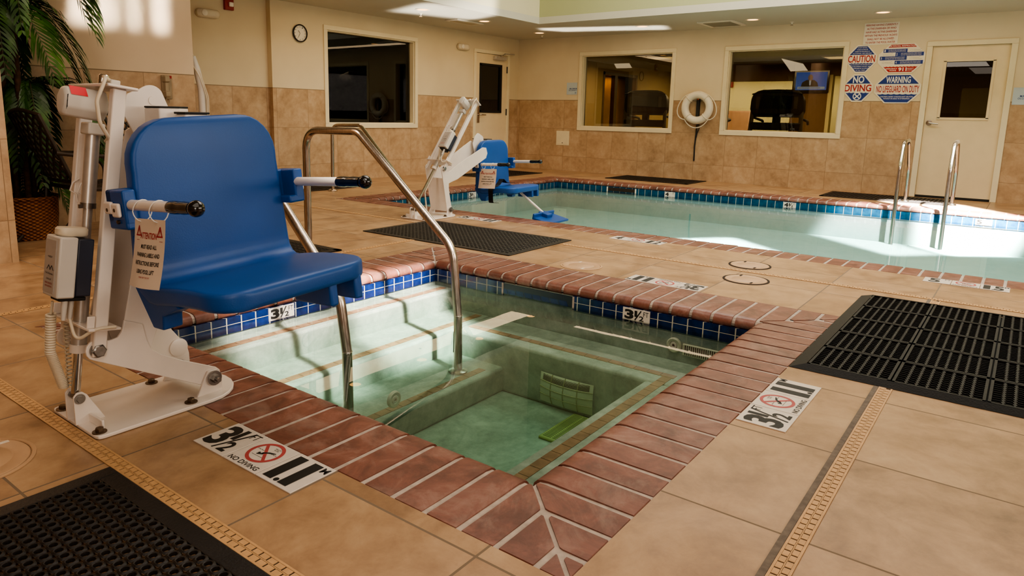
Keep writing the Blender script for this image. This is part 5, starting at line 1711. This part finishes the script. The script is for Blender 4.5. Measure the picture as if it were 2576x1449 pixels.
build(grid_slab('y', GY1, GX0, GX1, 0, GZ, [(15.45, 17.3, 0, 2.10)], 0.1), 'fitness_left_wall', BEIGE, kind='structure', smooth=0)
build(MB().box(GX0, GX1, GY0-0.1, GY0, 0, GZ), 'fitness_right_wall', BROWN, kind='structure', smooth=0)
build(MB().box(17.0, 17.15, 4.5, 6.3, 1.90, GZ).box(17.0, 17.15, 3.73, 4.5, 0, GZ).box(17.0, 17.15, GY0, 3.0, 0, GZ).box(17.0, 17.15, 3.0, 3.73, 2.0, GZ), 'fitness_partition_wall', BROWN, kind='structure', smooth=0)
build(MB().box(16.96, 17.0, 0.80, 1.26, 0, 1.71), 'cream_cabinet_trim', CREAMG, kind='structure', smooth=0)
build(MB().box(16.97, 17.18, 3.66, 3.735, 0, 2.02).box(16.97, 17.18, 2.97, 3.04, 0, 2.02), 'opening_trim', CREAMG, kind='structure', smooth=0)
d = thing('door_3', None, None, (15.45, GY1, 0), kind='structure')
build(MB().box(15.45, 15.53, GY1-0.01, GY1+0.1, 0, 2.1).box(17.22, 17.3, GY1-0.01, GY1+0.1, 0, 2.1).box(15.45, 17.3, GY1-0.01, GY1+0.1, 2.03, 2.1).box(16.05, 16.2, GY1-0.005, GY1+0.1, 0, 2.05), 'frame', WOOD, d, smooth=0)
build(MB().box(15.4, 17.4, GY1+0.4, GY1+0.5, 0, 2.3), 'lit_panel', simple('warm corridor wall', '#b98a3f', 0.8), d, smooth=0)
# ceiling lamps
for x_, y_, lb in ((15.9, 3.3, 'ceiling light panel above the television in the wide fitness window'), (15.6, 5.9, 'ceiling light panel over the cream wall inside the wide fitness window'), (13.7, 3.9, 'dim ceiling panel nearest the wide fitness window'), (14.6, 6.6, 'ceiling light panel seen in the narrower fitness window')):
    t = thing('ceiling_light_panel', lb, 'ceiling light', (x_, y_, GZ))
    build(MB().box(x_-0.32, x_+0.32, y_-0.32, y_+0.32, GZ-0.012, GZ), 'frame', SIGNW, t, smooth=0)
    build(MB().box(x_-0.28, x_+0.28, y_-0.28, y_+0.28, GZ-0.014, GZ-0.011), 'diffuser', emit('dim warm diffuser', '#ffd9a0', 1.4 if x_ > 14 else 0.25), t, smooth=0)
# television
t = thing('television', 'wall television showing a presenter in a dark suit on blue', 'television', (17.0, 4.09, 1.88))
build(MB().box(16.93, 17.0, 3.72, 4.46, 1.63, 2.12), 'housing', BLACKP, t, bevel=0.008)
TF = Face((16.93, 4.09, 1.875), (0, -1, 0), (0, 0, 1), 0.002)
s1, s2, s3, s4, s5 = MB(), MB(), MB(), MB(), MB()
TF.rect(s1, -0.325, 0.325, -0.185, 0.205)
TF.poly(s2, [(-0.21, -0.115), (-0.19, -0.02), (-0.10, 0.035), (0.06, 0.035), (0.13, -0.02), (0.155, -0.115)], 2)
TF.poly(s3, [(-0.02+0.052*math.cos(2*PI*k/20), 0.085+0.068*math.sin(2*PI*k/20)) for k in range(20)], 3)
TF.poly(s4, [(-0.045, 0.03), (0.0, 0.035), (-0.005, -0.08), (-0.035, -0.08)], 3)
TF.rect(s4, -0.28, 0.29, -0.165, -0.112, 4)
TF.rect(s5, -0.26, 0.2, -0.148, -0.130, 5)
for nm, mb, cc, st_ in (('screen', s1, '#3f6fe0', 0.9), ('suit_picture', s2, '#1a1512', 0.3), ('face_picture', s3, '#b98f7a', 0.6), ('caption_bar', s4, '#c9d6ec', 0.8), ('caption_stripe', s5, '#7f9bd8', 0.6)):
    build(mb, nm, emit('screen '+nm, cc, st_), t, smooth=0)
clock(19.5, 7.05, 1.70, 0.15, 'small clock on the far cream wall beyond the wide fitness window', 'x', simple('grey clock rim', '#5c5a55', 0.4))
clock(19.5, 8.18, 1.80, 0.17, 'round clock seen through the narrower fitness window', 'x', simple('brown clock rim', '#5a3c22', 0.4))
t = thing('fire_strobe', 'small red fire alarm on the wall beyond the wide fitness window', 'fire alarm', (19.49, 6.75, 1.95))
build(MB().box(19.45, 19.5, 6.70, 6.80, 1.88, 2.02), 'body', REDP, t, bevel=0.005)
t = thing('framed_picture', 'framed picture on the wall seen in the narrower fitness window', 'picture', (19.5, 7.72, 1.62))
build(MB().box(19.46, 19.5, 7.52, 7.95, 1.40, 1.85), 'frame', BLACKM, t, smooth=0)
build(MB().box(19.455, 19.461, 7.58, 7.89, 1.46, 1.79), 'print', simple('pale print', '#cbc6b4', 0.5, vary=0.3, nscale=5), t, smooth=0)

TMILL = simple('treadmill charcoal', '#3a332b', 0.35, vary=0.1)
def treadmill(x, y, label, g='treadmills facing the pool windows'):
    t = thing('treadmill', label, 'treadmill', (x, y, 0))
    # console: domed hood
    prof = []
    for k in range(13):
        a = PI*k/12
        prof.append((0.44*math.copysign(abs(math.cos(a))**0.45, math.cos(a)), 1.20+0.33*math.sin(a)**0.55))
    pts = [(x-0.02, y+p, z) for p, z in prof] + [(x-0.02, y-0.40, 1.10), (x-0.02, y+0.40, 1.10)]
    co = build(MB().prism(pts, (0.16, 0, -0.05)), 'console', TMILL, t, bevel=0.03, seg=3)
    build(MB().box(x-0.028, x-0.018, y-0.27, y+0.27, 1.20, 1.42), 'rear_panel', simple('grey black panel', '#0d0c0c', 0.25), co, bevel=0.004)
    for s_ in (-1, 1):
        build(MB().box(x-0.026, x-0.016, y+s_*0.31-0.03, y+s_*0.31+0.03, 1.20, 1.40), 'side_panel', simple('console grey', '#6a6257', 0.4), co, bevel=0.004)
    mb = MB().tube([(x-0.03, y-0.41, 1.44), (x-0.035, y-0.25, 1.475), (x-0.035, y+0.25, 1.475), (x-0.03, y+0.41, 1.44)], 0.012, 8)
    build(mb, 'hood_lip', BLACKM, co)
    for s_ in (-1, 1):
        build(MB().tube([(x+0.03, y+s_*0.40, 1.15), (x-0.02, y+s_*0.42, 0.6), (x-0.05, y+s_*0.44, 0.02)], 0.035, 12), 'upright', simple('treadmill grey', '#8d8578', 0.4), t)
        build(MB().tube(fillet([(x+0.05, y+s_*0.38, 1.05), (x+0.55, y+s_*0.38, 1.0), (x+0.6, y+s_*0.38, 0.95)], 0.05), 0.022, 10), 'side_handle', BLACKM, t)
    build(MB().box(x-0.03, x+0.06, y-0.42, y+0.42, 0.84, 0.97), 'cross_bar', TMILL, t, bevel=0.02)
    build(MB().box(x+0.02, x+0.10, y-0.06, y+0.06, 0.95, 1.15), 'console_neck', BLACKM, t, bevel=0.01)
    build(MB().box(x-0.15, x+0.35, y-0.40, y+0.40, 0.02, 0.28), 'motor_cover', BLACKP, t, bevel=0.05, seg=3)
    build(MB().box(x+0.3, x+1.75, y-0.40, y+0.40, 0.05, 0.16), 'running_deck', BLACKM, t, bevel=0.02)
treadmill(12.45, 3.52, 'black treadmill console filling the wide fitness window')
treadmill(12.45, 5.93, 'treadmill behind the narrower fitness window')
def bike(x, y, label):
    t = thing('exercise_bike', label, 'exercise bike', (x, y, 0))
    build(MB().lathe([(0.28, -0.09), (0.31, -0.05), (0.31, 0.05), (0.28, 0.09), (0.001, 0.10)], Matrix.Translation((x, y, 0.42)) @ Matrix.Rotation(PI/2, 4, 'X'), 24), 'flywheel_cover', BLACKP, t)
    build(MB().tube([(x, y, 0.6), (x-0.1, y, 1.12)], 0.05, 12), 'mast', BLACKM, t)
    build(MB().box(x-0.18, x-0.06, y-0.17, y+0.17, 1.06, 1.26), 'console', BLACKP, t, bevel=0.03)
    build(MB().tube(fillet([(x-0.02, y-0.26, 1.12), (x-0.16, y-0.22, 1.0), (x-0.16, y+0.22, 1.0), (x-0.02, y+0.26, 1.12)], 0.06), 0.018, 10), 'handlebar', BLACKM, t)
    build(MB().tube([(x+0.2, y, 0.5), (x+0.45, y, 0.95)], 0.04, 12), 'seat_post', STEEL, t)
    build(MB().ball((x+0.48, y, 1.0), 0.14, 14, 8, (1.0, 1.1, 0.4)), 'saddle', BLACKM, t)
    build(MB().box(x-0.35, x-0.25, y-0.25, y+0.25, 0.0, 0.07).box(x+0.5, x+0.6, y-0.25, y+0.25, 0.0, 0.07).box(x-0.3, x+0.55, y-0.04, y+0.04, 0.02, 0.1), 'foot_frame', BLACKM, t, bevel=0.01)
bike(13.2, 4.85, 'dark exercise bike below the small clock in the wide fitness window')
bike(13.6, 2.45, 'dark exercise machine below the bright doorway in the wide fitness window')
t = thing('fitness_bench', 'padded bench with pink covers behind the exercise bike', 'bench', (15.2, 5.3, 0))
build(MB().box(14.9, 15.5, 4.95, 5.6, 0.45, 0.55), 'seat', BLACKM, t, bevel=0.03)
build(MB().prism([(15.45, 4.95, 0.5), (15.65, 4.95, 1.2), (15.75, 4.95, 1.2), (15.55, 4.95, 0.5)], (0, 0.65, 0)), 'backrest', simple('faded pink vinyl', '#a98268', 0.5), t, bevel=0.03)
for a, b_ in ((14.95, 5.0), (14.95, 5.55), (15.45, 5.0), (15.45, 5.55)):
    build(MB().tube([(a, b_, 0), (a, b_, 0.47)], 0.025, 8), 'leg', STEEL, t)

# room behind the left window and door
build(MB().box(5.6, 11.3, 10.2, 10.3, 0, 2.42), 'lobby_far_wall', simple('lobby tan paint', '#9a8060', 0.8, vary=0.05, nscale=1), kind='structure', smooth=0)
build(MB().box(5.6, 11.3, YL+0.2, 10.2, -0.1, 0), 'lobby_floor', CARPET, kind='structure', smooth=0)
build(MB().box(5.6, 11.3, YL+0.2, 10.3, 2.42, 2.52), 'lobby_ceiling', GCEIL, kind='structure', smooth=0)
build(MB().box(5.5, 5.6, YL+0.2, 10.3, 0, 2.42).box(11.3, 11.39, YL+0.2, 10.3, 0, 2.42), 'lobby_side_wall', BEIGE, kind='structure', smooth=0)
build(MB().box(8.86, 11.3, 10.175, 10.2, 0.87, 0.99), 'trim_1', BLACKM, kind='structure', smooth=0)
build(MB().box(8.86, 11.3, 10.185, 10.2, 0.0, 0.10), 'baseboard_back', BLACKM, kind='structure', smooth=0)
d = thing('door_4', None, None, (7.5, 10.2, 0), kind='structure')
build(MB().box(7.55, 8.66, 10.16, 10.2, 0, 2.06), 'leaf', WOOD, d, smooth=0)
build(MB().box(8.66, 8.74, 10.13, 10.2, 0, 2.12).box(7.47, 7.55, 10.13, 10.2, 0, 2.12).box(7.47, 8.74, 10.13, 10.2, 2.06, 2.14), 'frame', simple('tan jamb', '#a58a68', 0.6), d, smooth=0)
build(MB().tube(fillet([(8.55, 10.16, 0.98), (8.55, 10.10, 0.98), (8.42, 10.10, 0.98)], 0.02), 0.012, 8), 'lever', STEEL, d)
t = thing('room_sign', 'small navy blue room sign seen through the large window', 'sign', (8.97, 10.2, 1.6))
build(MB().box(8.90, 9.04, 10.185, 10.2, 1.50, 1.69), 'board', simple('navy sign board', '#12305f', 0.4), t, smooth=0)
b = MB(); Face((9.0, 10.185, 1.545), (1, 0, 0), (0, 0, 1), 0.001).text(b, '105', 0, 0, 0.07, 0.04, 0.01)
fin(t, lettering=(b, INKW))
t = thing('wall_speaker', 'small tan wall device high in the room behind the large window', 'speaker', (10.35, 10.2, 2.0))
build(MB().box(10.29, 10.42, 10.15, 10.2, 2.0, 2.16), 'case', simple('tan plastic', '#8c7355', 0.5), t, bevel=0.008)
build(MB().lathe([(0.045, 0), (0.03, 0.006), (0.001, 0.008)], Matrix.Translation((10.355, 10.15, 2.08)) @ Matrix.Rotation(PI/2, 4, 'X'), 16), 'cone', BLACKM, t)

# ------------------------------------------------------------------ alcove: palm, basket, patio chairs
bx0, by0 = 2.04, 6.02
t = thing('wicker_basket', 'brown wicker basket holding the potted palm', 'basket', (bx0, by0, 0))
build(MB().lathe([(0.001, 0.002), (0.165, 0.002), (0.185, 0.05), (0.20, 0.18), (0.205, 0.30), (0.215, 0.32), (0.20, 0.325), (0.19, 0.30), (0.18, 0.20)], Matrix.Identity(4), 36, cap=False), 'weave', WICKER, t, world=False)
build(MB().torus((0, 0, 0.318), Matrix.Identity(3), 0.208, 0.013, 36, 8), 'braided_rim', WICKER, t, world=False)
pt = thing('potted_palm', 'tall drooping palm standing in the wicker basket', 'palm', (bx0, by0, 0.26))
build(MB().lathe([(0.175, 0.24), (0.177, 0.27), (0.001, 0.275)], Matrix.Translation((bx0, by0, 0)), 24), 'soil', simple('dark potting soil', '#22170e', 0.95, vary=0.4, nscale=50), pt)
rng = random.Random(11)
stems = []
for k in range(3):
    a = 2*PI*k/3+0.4
    bx_, by_ = bx0+0.06*math.cos(a), by0+0.06*math.sin(a)
    tx_, ty_, tz_ = bx0+0.10*math.cos(a), by0+0.08*math.sin(a), (1.15, 1.75, 2.25)[k]
    pts = [Vector((bx_, by_, 0.26)), Vector(((bx_+tx_)/2, (by_+ty_)/2, tz_*0.55)), Vector((tx_, ty_, tz_))]
    build(MB().tube(fillet(pts, 0.4, 6), 0.022, 10), 'stem', TRUNK, pt)
    stems.append(Vector((tx_, ty_, tz_)))
def frond(base, az, L, rise, droop, rng):
    st_, lf = MB(), MB()
    h = Vector((math.cos(az), math.sin(az), 0))
    sd = Vector((-math.sin(az), math.cos(az), 0))
    n = 30
    P = []
    for i in range(n+1):
        f_ = i/n
        P.append(base + h*(L*(f_-0.22*f_*f_)) + Vector((0, 0, rise*f_*(1-0.3*f_) - droop*f_*f_)))
    st_.tube(P, [0.0065*(1-0.8*i/n) for i in range(n+1)], 6)
    for i in range(3, n+1):
        f_ = i/n
        t_ = (P[i]-P[i-1]).normalized()
        ll = L*0.42*(math.sin(PI*(0.12+0.80*f_))**0.8)*rng.uniform(0.85, 1.1)
        upv = sd.cross(t_).normalized()
        if upv.z < 0: upv = -upv
        for sg in (-1, 1):
            d_ = (t_*0.75 + sd*sg*0.75 + upv*0.25 + Vector((rng.uniform(-.08, .08), rng.uniform(-.08, .08), rng.uniform(-.08, .08)))).normalized()
            wv = t_.cross(d_).cross(d_).normalized()*0.0095
            p0 = P[i]
            p1 = p0+d_*ll*0.45+Vector((0, 0, -0.03*ll))
            p2 = p0+d_*ll*0.8+Vector((0, 0, -0.20*ll))
            p3 = p0+d_*ll*0.98+Vector((0, 0, -0.42*ll))
            lf.add([p0-wv*0.4, p0+wv*0.4, p1-wv*1.25, p1+wv*1.25, p2-wv*0.9, p2+wv*0.9, p3], [(0, 1, 3, 2), (2, 3, 5, 4), (4, 5, 6)])
    f_o = build(st_, 'frond', STEMM, pt)
    build(lf, 'leaflets', LEAF, f_o, smooth=0)
for si, cnt in ((0, 11), (1, 12), (2, 12)):
    for k in range(cnt):
        az = 2*PI*k/cnt + rng.uniform(-.3, .3) + si*0.35
        L = rng.uniform(0.50, 0.72)
        if math.sin(az) > 0.3: L *= 0.55
        elif math.cos(az) < -0.1: L *= 0.6
        frond(stems[si], az, L, rng.uniform(0.15, 0.45), rng.uniform(0.55, 0.95), rng)
# lower leaves near the basket
for k in range(6):
    frond(Vector((bx0, by0, 0.62)), -0.9+k*0.75, rng.uniform(0.36, 0.48)*(0.6 if math.sin(-0.9+k*0.75) > 0.4 else 1), 0.18, 0.55, rng)

def patio_chair(x, y, rz, label):
    t = thing('patio_chair', label, 'chair', (x, y, 0), rz, 'cast metal patio chairs')
    # local: x lateral, y forward
    def lat(mb, f, nu, nv, wd, th):
        for k in range(-nv, nu+nv):
            for sg in (1, -1):
                pts = []
                for i in range(13):
                    v_ = i/12
                    u_ = (k + sg*v_*nv*0.9)/nu + (0 if sg > 0 else 0.9*nv/nu)
                    if -0.001 <= u_ <= 1.001: pts.append(f(u_, v_))
                if len(pts) > 1: mb.tube(pts, wd, 6)
    W = 0.25
    def back(u_, v_): 
        w_ = W*(0.86+0.16*v_)
        return Vector((-w_+2*w_*u_, -0.20-0.20*v_-0.03*math.sin(PI*u_), 0.47+0.47*v_+0.03*math.sin(PI*u_)*v_))
    def seatf(u_, v_):
        return Vector((-W+2*W*u_, -0.20+0.45*v_, 0.425-0.018*math.sin(PI*v_)))
    mb = MB(); lat(mb, back, 6, 6, 0.0092, 0)
    fr_ = MB().tube([back(0, i/10) for i in range(11)]+[back(i/12, 1) for i in range(1, 13)]+[back(1, 1-i/10) for i in range(1, 11)]+[back(1-i/12, 0) for i in range(1, 12)], 0.0145, 8, closed=True)
    b_ = build(fr_, 'backrest_frame', IRON, t, world=False)
    build(mb, 'backrest_lattice', IRON, b_, world=False)
    mb = MB(); lat(mb, seatf, 6, 5, 0.010, 0)
    s_ = build(MB().tube([seatf(0, i/8) for i in range(9)]+[seatf(i/8, 1) for i in range(1, 9)]+[seatf(1, 1-i/8) for i in range(1, 9)]+[seatf(1-i/8, 0) for i in range(1, 8)], 0.016, 8, closed=True), 'seat_frame', IRON, t, world=False)
    build(mb, 'seat_lattice', IRON, s_, world=False)
    for sx in (-1, 1):
        a = [Vector((sx*0.255, -0.31, 0.68)), Vector((sx*0.275, -0.15, 0.655)), Vector((sx*0.285, 0.10, 0.645)), Vector((sx*0.285, 0.22, 0.635))]
        scr = [Vector((sx*0.285, 0.22+0.035*math.sin(q), 0.635-0.03+0.03*math.cos(q)+0.0)) for q in (0.6, 1.3, 2.1, 3.0, 3.9, 4.6)]
        build(MB().tube(fillet(a, 0.1)+scr, 0.014, 8), 'armrest', IRON, t, world=False)
        build(MB().tube(fillet([Vector((sx*0.285, 0.10, 0.64)), Vector((sx*0.275, 0.24, 0.55)), Vector((sx*0.25, 0.22, 0.43))], 0.12), 0.012, 8), 'arm_support', IRON, t, world=False)
        build(MB().tube(fillet([Vector((sx*0.245, 0.23, 0.43)), Vector((sx*0.25, 0.27, 0.22)), Vector((sx*0.265, 0.27, 0.012))], 0.2), [0.017]*8+[0.015], 8) if False else MB().tube(fillet([Vector((sx*0.245, 0.23, 0.43)), Vector((sx*0.25, 0.27, 0.22)), Vector((sx*0.265, 0.27, 0.012))], 0.2), 0.0155, 8), 'leg', IRON, t, world=False)
        build(MB().tube(fillet([Vector((sx*0.245, -0.20, 0.46)), Vector((sx*0.25, -0.22, 0.22)), Vector((sx*0.265, -0.42, 0.012))], 0.25), 0.0155, 8), 'leg', IRON, t, world=False)
    return t
patio_chair(2.33, 5.62, math.atan2(-0.607, 0.795)-R(90)+R(38), 'dark cast metal patio chair in front of the palm')
patio_chair(3.05, 5.78, R(205), 'dark cast metal patio chair hidden behind the near lift mast')

# ------------------------------------------------------------------ lights
def area(name, loc, target, sx, sy, power, col, spread=None):
    l = bpy.data.lights.new(name, 'AREA')
    l.shape = 'RECTANGLE'
    l.size, l.size_y = sx, sy
    l.energy = power
    l.color = lin(col)[:3]
    if spread is not None: l.spread = R(spread)
    o = bpy.data.objects.new(name, l)
    C.objects.link(o)
    o.location = loc
    d_ = Vector(target)-Vector(loc)
    o.rotation_euler = d_.to_track_quat('-Z', 'Y').to_euler()
    return o
area('skylight', (7.2, 1.2, 4.5), (7.2, 1.2, 0), 3.6, 6.5, 430, '#fff8ee')
area('room_light_front', (0.2, 0.2, 2.38), (0.2, 0.2, 0), 2.6, 2.6, 34, '#ffefdd')  # added fill over the near deck, not a fitting of the room
area('room_light_spa', (2.7, 1.9, 2.38), (2.7, 1.9, 0), 1.5, 1.7, 34, '#fff0e0')  # added fill to brighten the spa benches and water
area('rear_window', (-2.7, -2.5, 1.6), (2.0, 2.5, 0.6), 2.4, 1.6, 85, '#fff0e0')  # unseen soft fill from behind the camera; no window is built here
area('side_window', (4.0, -3.8, 1.7), (4.5, 4.0, 1.0), 5.0, 1.3, 110, '#fff2e2')  # added broad side fill, placed before a wall without openings
area('soffit_light', (10.4, 3.0, 2.38), (10.4, 3.0, 0), 0.3, 6.0, 25, '#ffdcae')
area('left_soffit_light', (8.0, 7.2, 2.38), (8.0, 7.2, 0), 5.0, 0.4, 25, '#ffdcae')
area('alcove_light', (1.2, 4.4, 3.1), (2.2, 6.0, 1.0), 1.6, 0.8, 95, '#ffe8d0')  # added lamp that brightens the palm and patio chairs
# sun let in through the roof light and the windows behind
area('sun_beam_spa', (2.43, 0.98, 2.34), (3.06, 3.18, -0.1), 0.72, 1.25, 36, '#fff6ea', 4)
area('sun_beam_steps', (1.62, 1.02, 2.34), (2.22, 3.06, -0.1), 0.62, 1.05, 11, '#fff6ea', 5)
area('sun_beam_ladder', (8.0, -0.9, 4.3), (10.08, 0.78, 0.0), 0.75, 1.7, 650, '#fff6ea', 3)
area('sun_beam_pool', (6.7, 1.1, 4.3), (8.05, 2.75, -0.45), 0.8, 0.8, 60, '#fff6ea', 3)
area('sun_beam_pool_end', (7.6, -0.6, 4.3), (9.45, 1.4, -0.4), 0.6, 1.2, 50, '#fff6ea', 3)
for (x_, w_, p_) in ((2.73, 0.16, 1.1), (2.93, 0.20, 1.2), (3.18, 0.10, 0.5), (3.42, 0.12, 0.9)):
    area('sun_beam_alcove', (x_-0.25, 4.9, 1.6), (x_, 6.5, 2.15), w_, 0.85, p_*2.0, '#fff4e4', 7)
area('water_glint_left', (7.0, 4.6, 0.05), (7.75, 6.75, 2.42), 1.3, 0.7, 10, '#fff8ee', 6)
area('water_glint_back', (8.9, 5.3, 0.05), (10.45, 5.8, 2.42), 2.0, 0.42, 8, '#fff8ee', 5)
# fitness room and lobby
area('corridor_light', (18.4, 5.6, 2.2), (18.4, 5.6, 0), 1.2, 4.0, 170, '#fff0cc')
area('fitness_light', (14.6, 4.0, 2.2), (14.6, 4.0, 0), 2.0, 3.0, 230, '#ffe6c0')
area('fitness_light_right', (13.8, 0.8, 2.2), (13.8, 0.8, 0), 2.0, 2.0, 90, '#ffe6c0')  # added fill for the dark zone behind the cream door's glass
area('fitness_uplight', (14.5, 3.8, 1.6), (14.5, 3.8, 2.3), 2.0, 3.0, 12, '#ffe6c0')
area('fitness_light_left', (14.2, 7.4, 2.2), (14.2, 7.4, 0), 2.0, 1.0, 60, '#ffe6c0')
area('window_light', (11.75, 3.2, 2.2), (12.5, 3.5, 1.1), 0.3, 1.5, 9, '#ffe6c0')  # added lamp inside the glass, lifts the dark treadmill console
area('window_light_narrow', (11.75, 5.9, 2.2), (12.5, 5.9, 1.1), 0.3, 1.2, 5, '#ffe6c0')  # same kind of added fill for the second treadmill
area('warm_door_light', (16.3, 8.72, 2.0), (16.3, 8.9, 0.5), 1.0, 0.1, 8, '#ffd080')
area('lobby_light', (8.6, 9.2, 2.38), (8.6, 9.2, 0), 3.0, 0.8, 120, '#ffe6c8')

w = bpy.data.worlds.new('world')
bpy.context.scene.world = w
w.use_nodes = True
w.node_tree.nodes['Background'].inputs[0].default_value = (0.9, 0.75, 0.6, 1)
w.node_tree.nodes['Background'].inputs[1].default_value = 0.05

# ------------------------------------------------------------------ camera
YAW, PITCH, ROLL, F_PX, CX, CY = 0.919016253, 0.176772328, -0.0203294753, 1756.66989, 1239.0991, 603.258768
sy_, cy_, sp_, cp_, sr_, cr_ = math.sin(YAW), math.cos(YAW), math.sin(PITCH), math.cos(PITCH), math.sin(ROLL), math.cos(ROLL)
fwd = Vector((sy_*cp_, cy_*cp_, -sp_)); right = Vector((cy_, -sy_, 0)); down = fwd.cross(right)
r_ = right*cr_ + down*sr_
dn = right*-sr_ + down*cr_
cam = bpy.data.cameras.new('camera')
co = bpy.data.objects.new('camera', cam)
C.objects.link(co)
m3 = Matrix((r_, -dn, -fwd)).transposed()
co.matrix_world = Matrix.Translation((0, 0, 1.0)) @ m3.to_4x4()
cam.sensor_width = 36.0
cam.sensor_fit = 'HORIZONTAL'
cam.lens = F_PX/2576*36.0
cam.shift_x = (1288-CX)/2576
cam.shift_y = -(724.5-CY)/2576
cam.clip_start = 0.02
cam.clip_end = 100
sc = bpy.context.scene
sc.camera = co
sc.view_settings.view_transform = 'AgX'
sc.view_settings.look = 'AgX - Medium High Contrast'
sc.view_settings.exposure = -0.12
sc.cycles.max_bounces = 8
sc.cycles.diffuse_bounces = 4
sc.cycles.glossy_bounces = 4
sc.cycles.transparent_max_bounces = 12
sc.cycles.volume_bounces = 0
sc.cycles.sample_clamp_indirect = 6.0
sc.cycles.caustics_reflective = False
sc.cycles.caustics_refractive = False
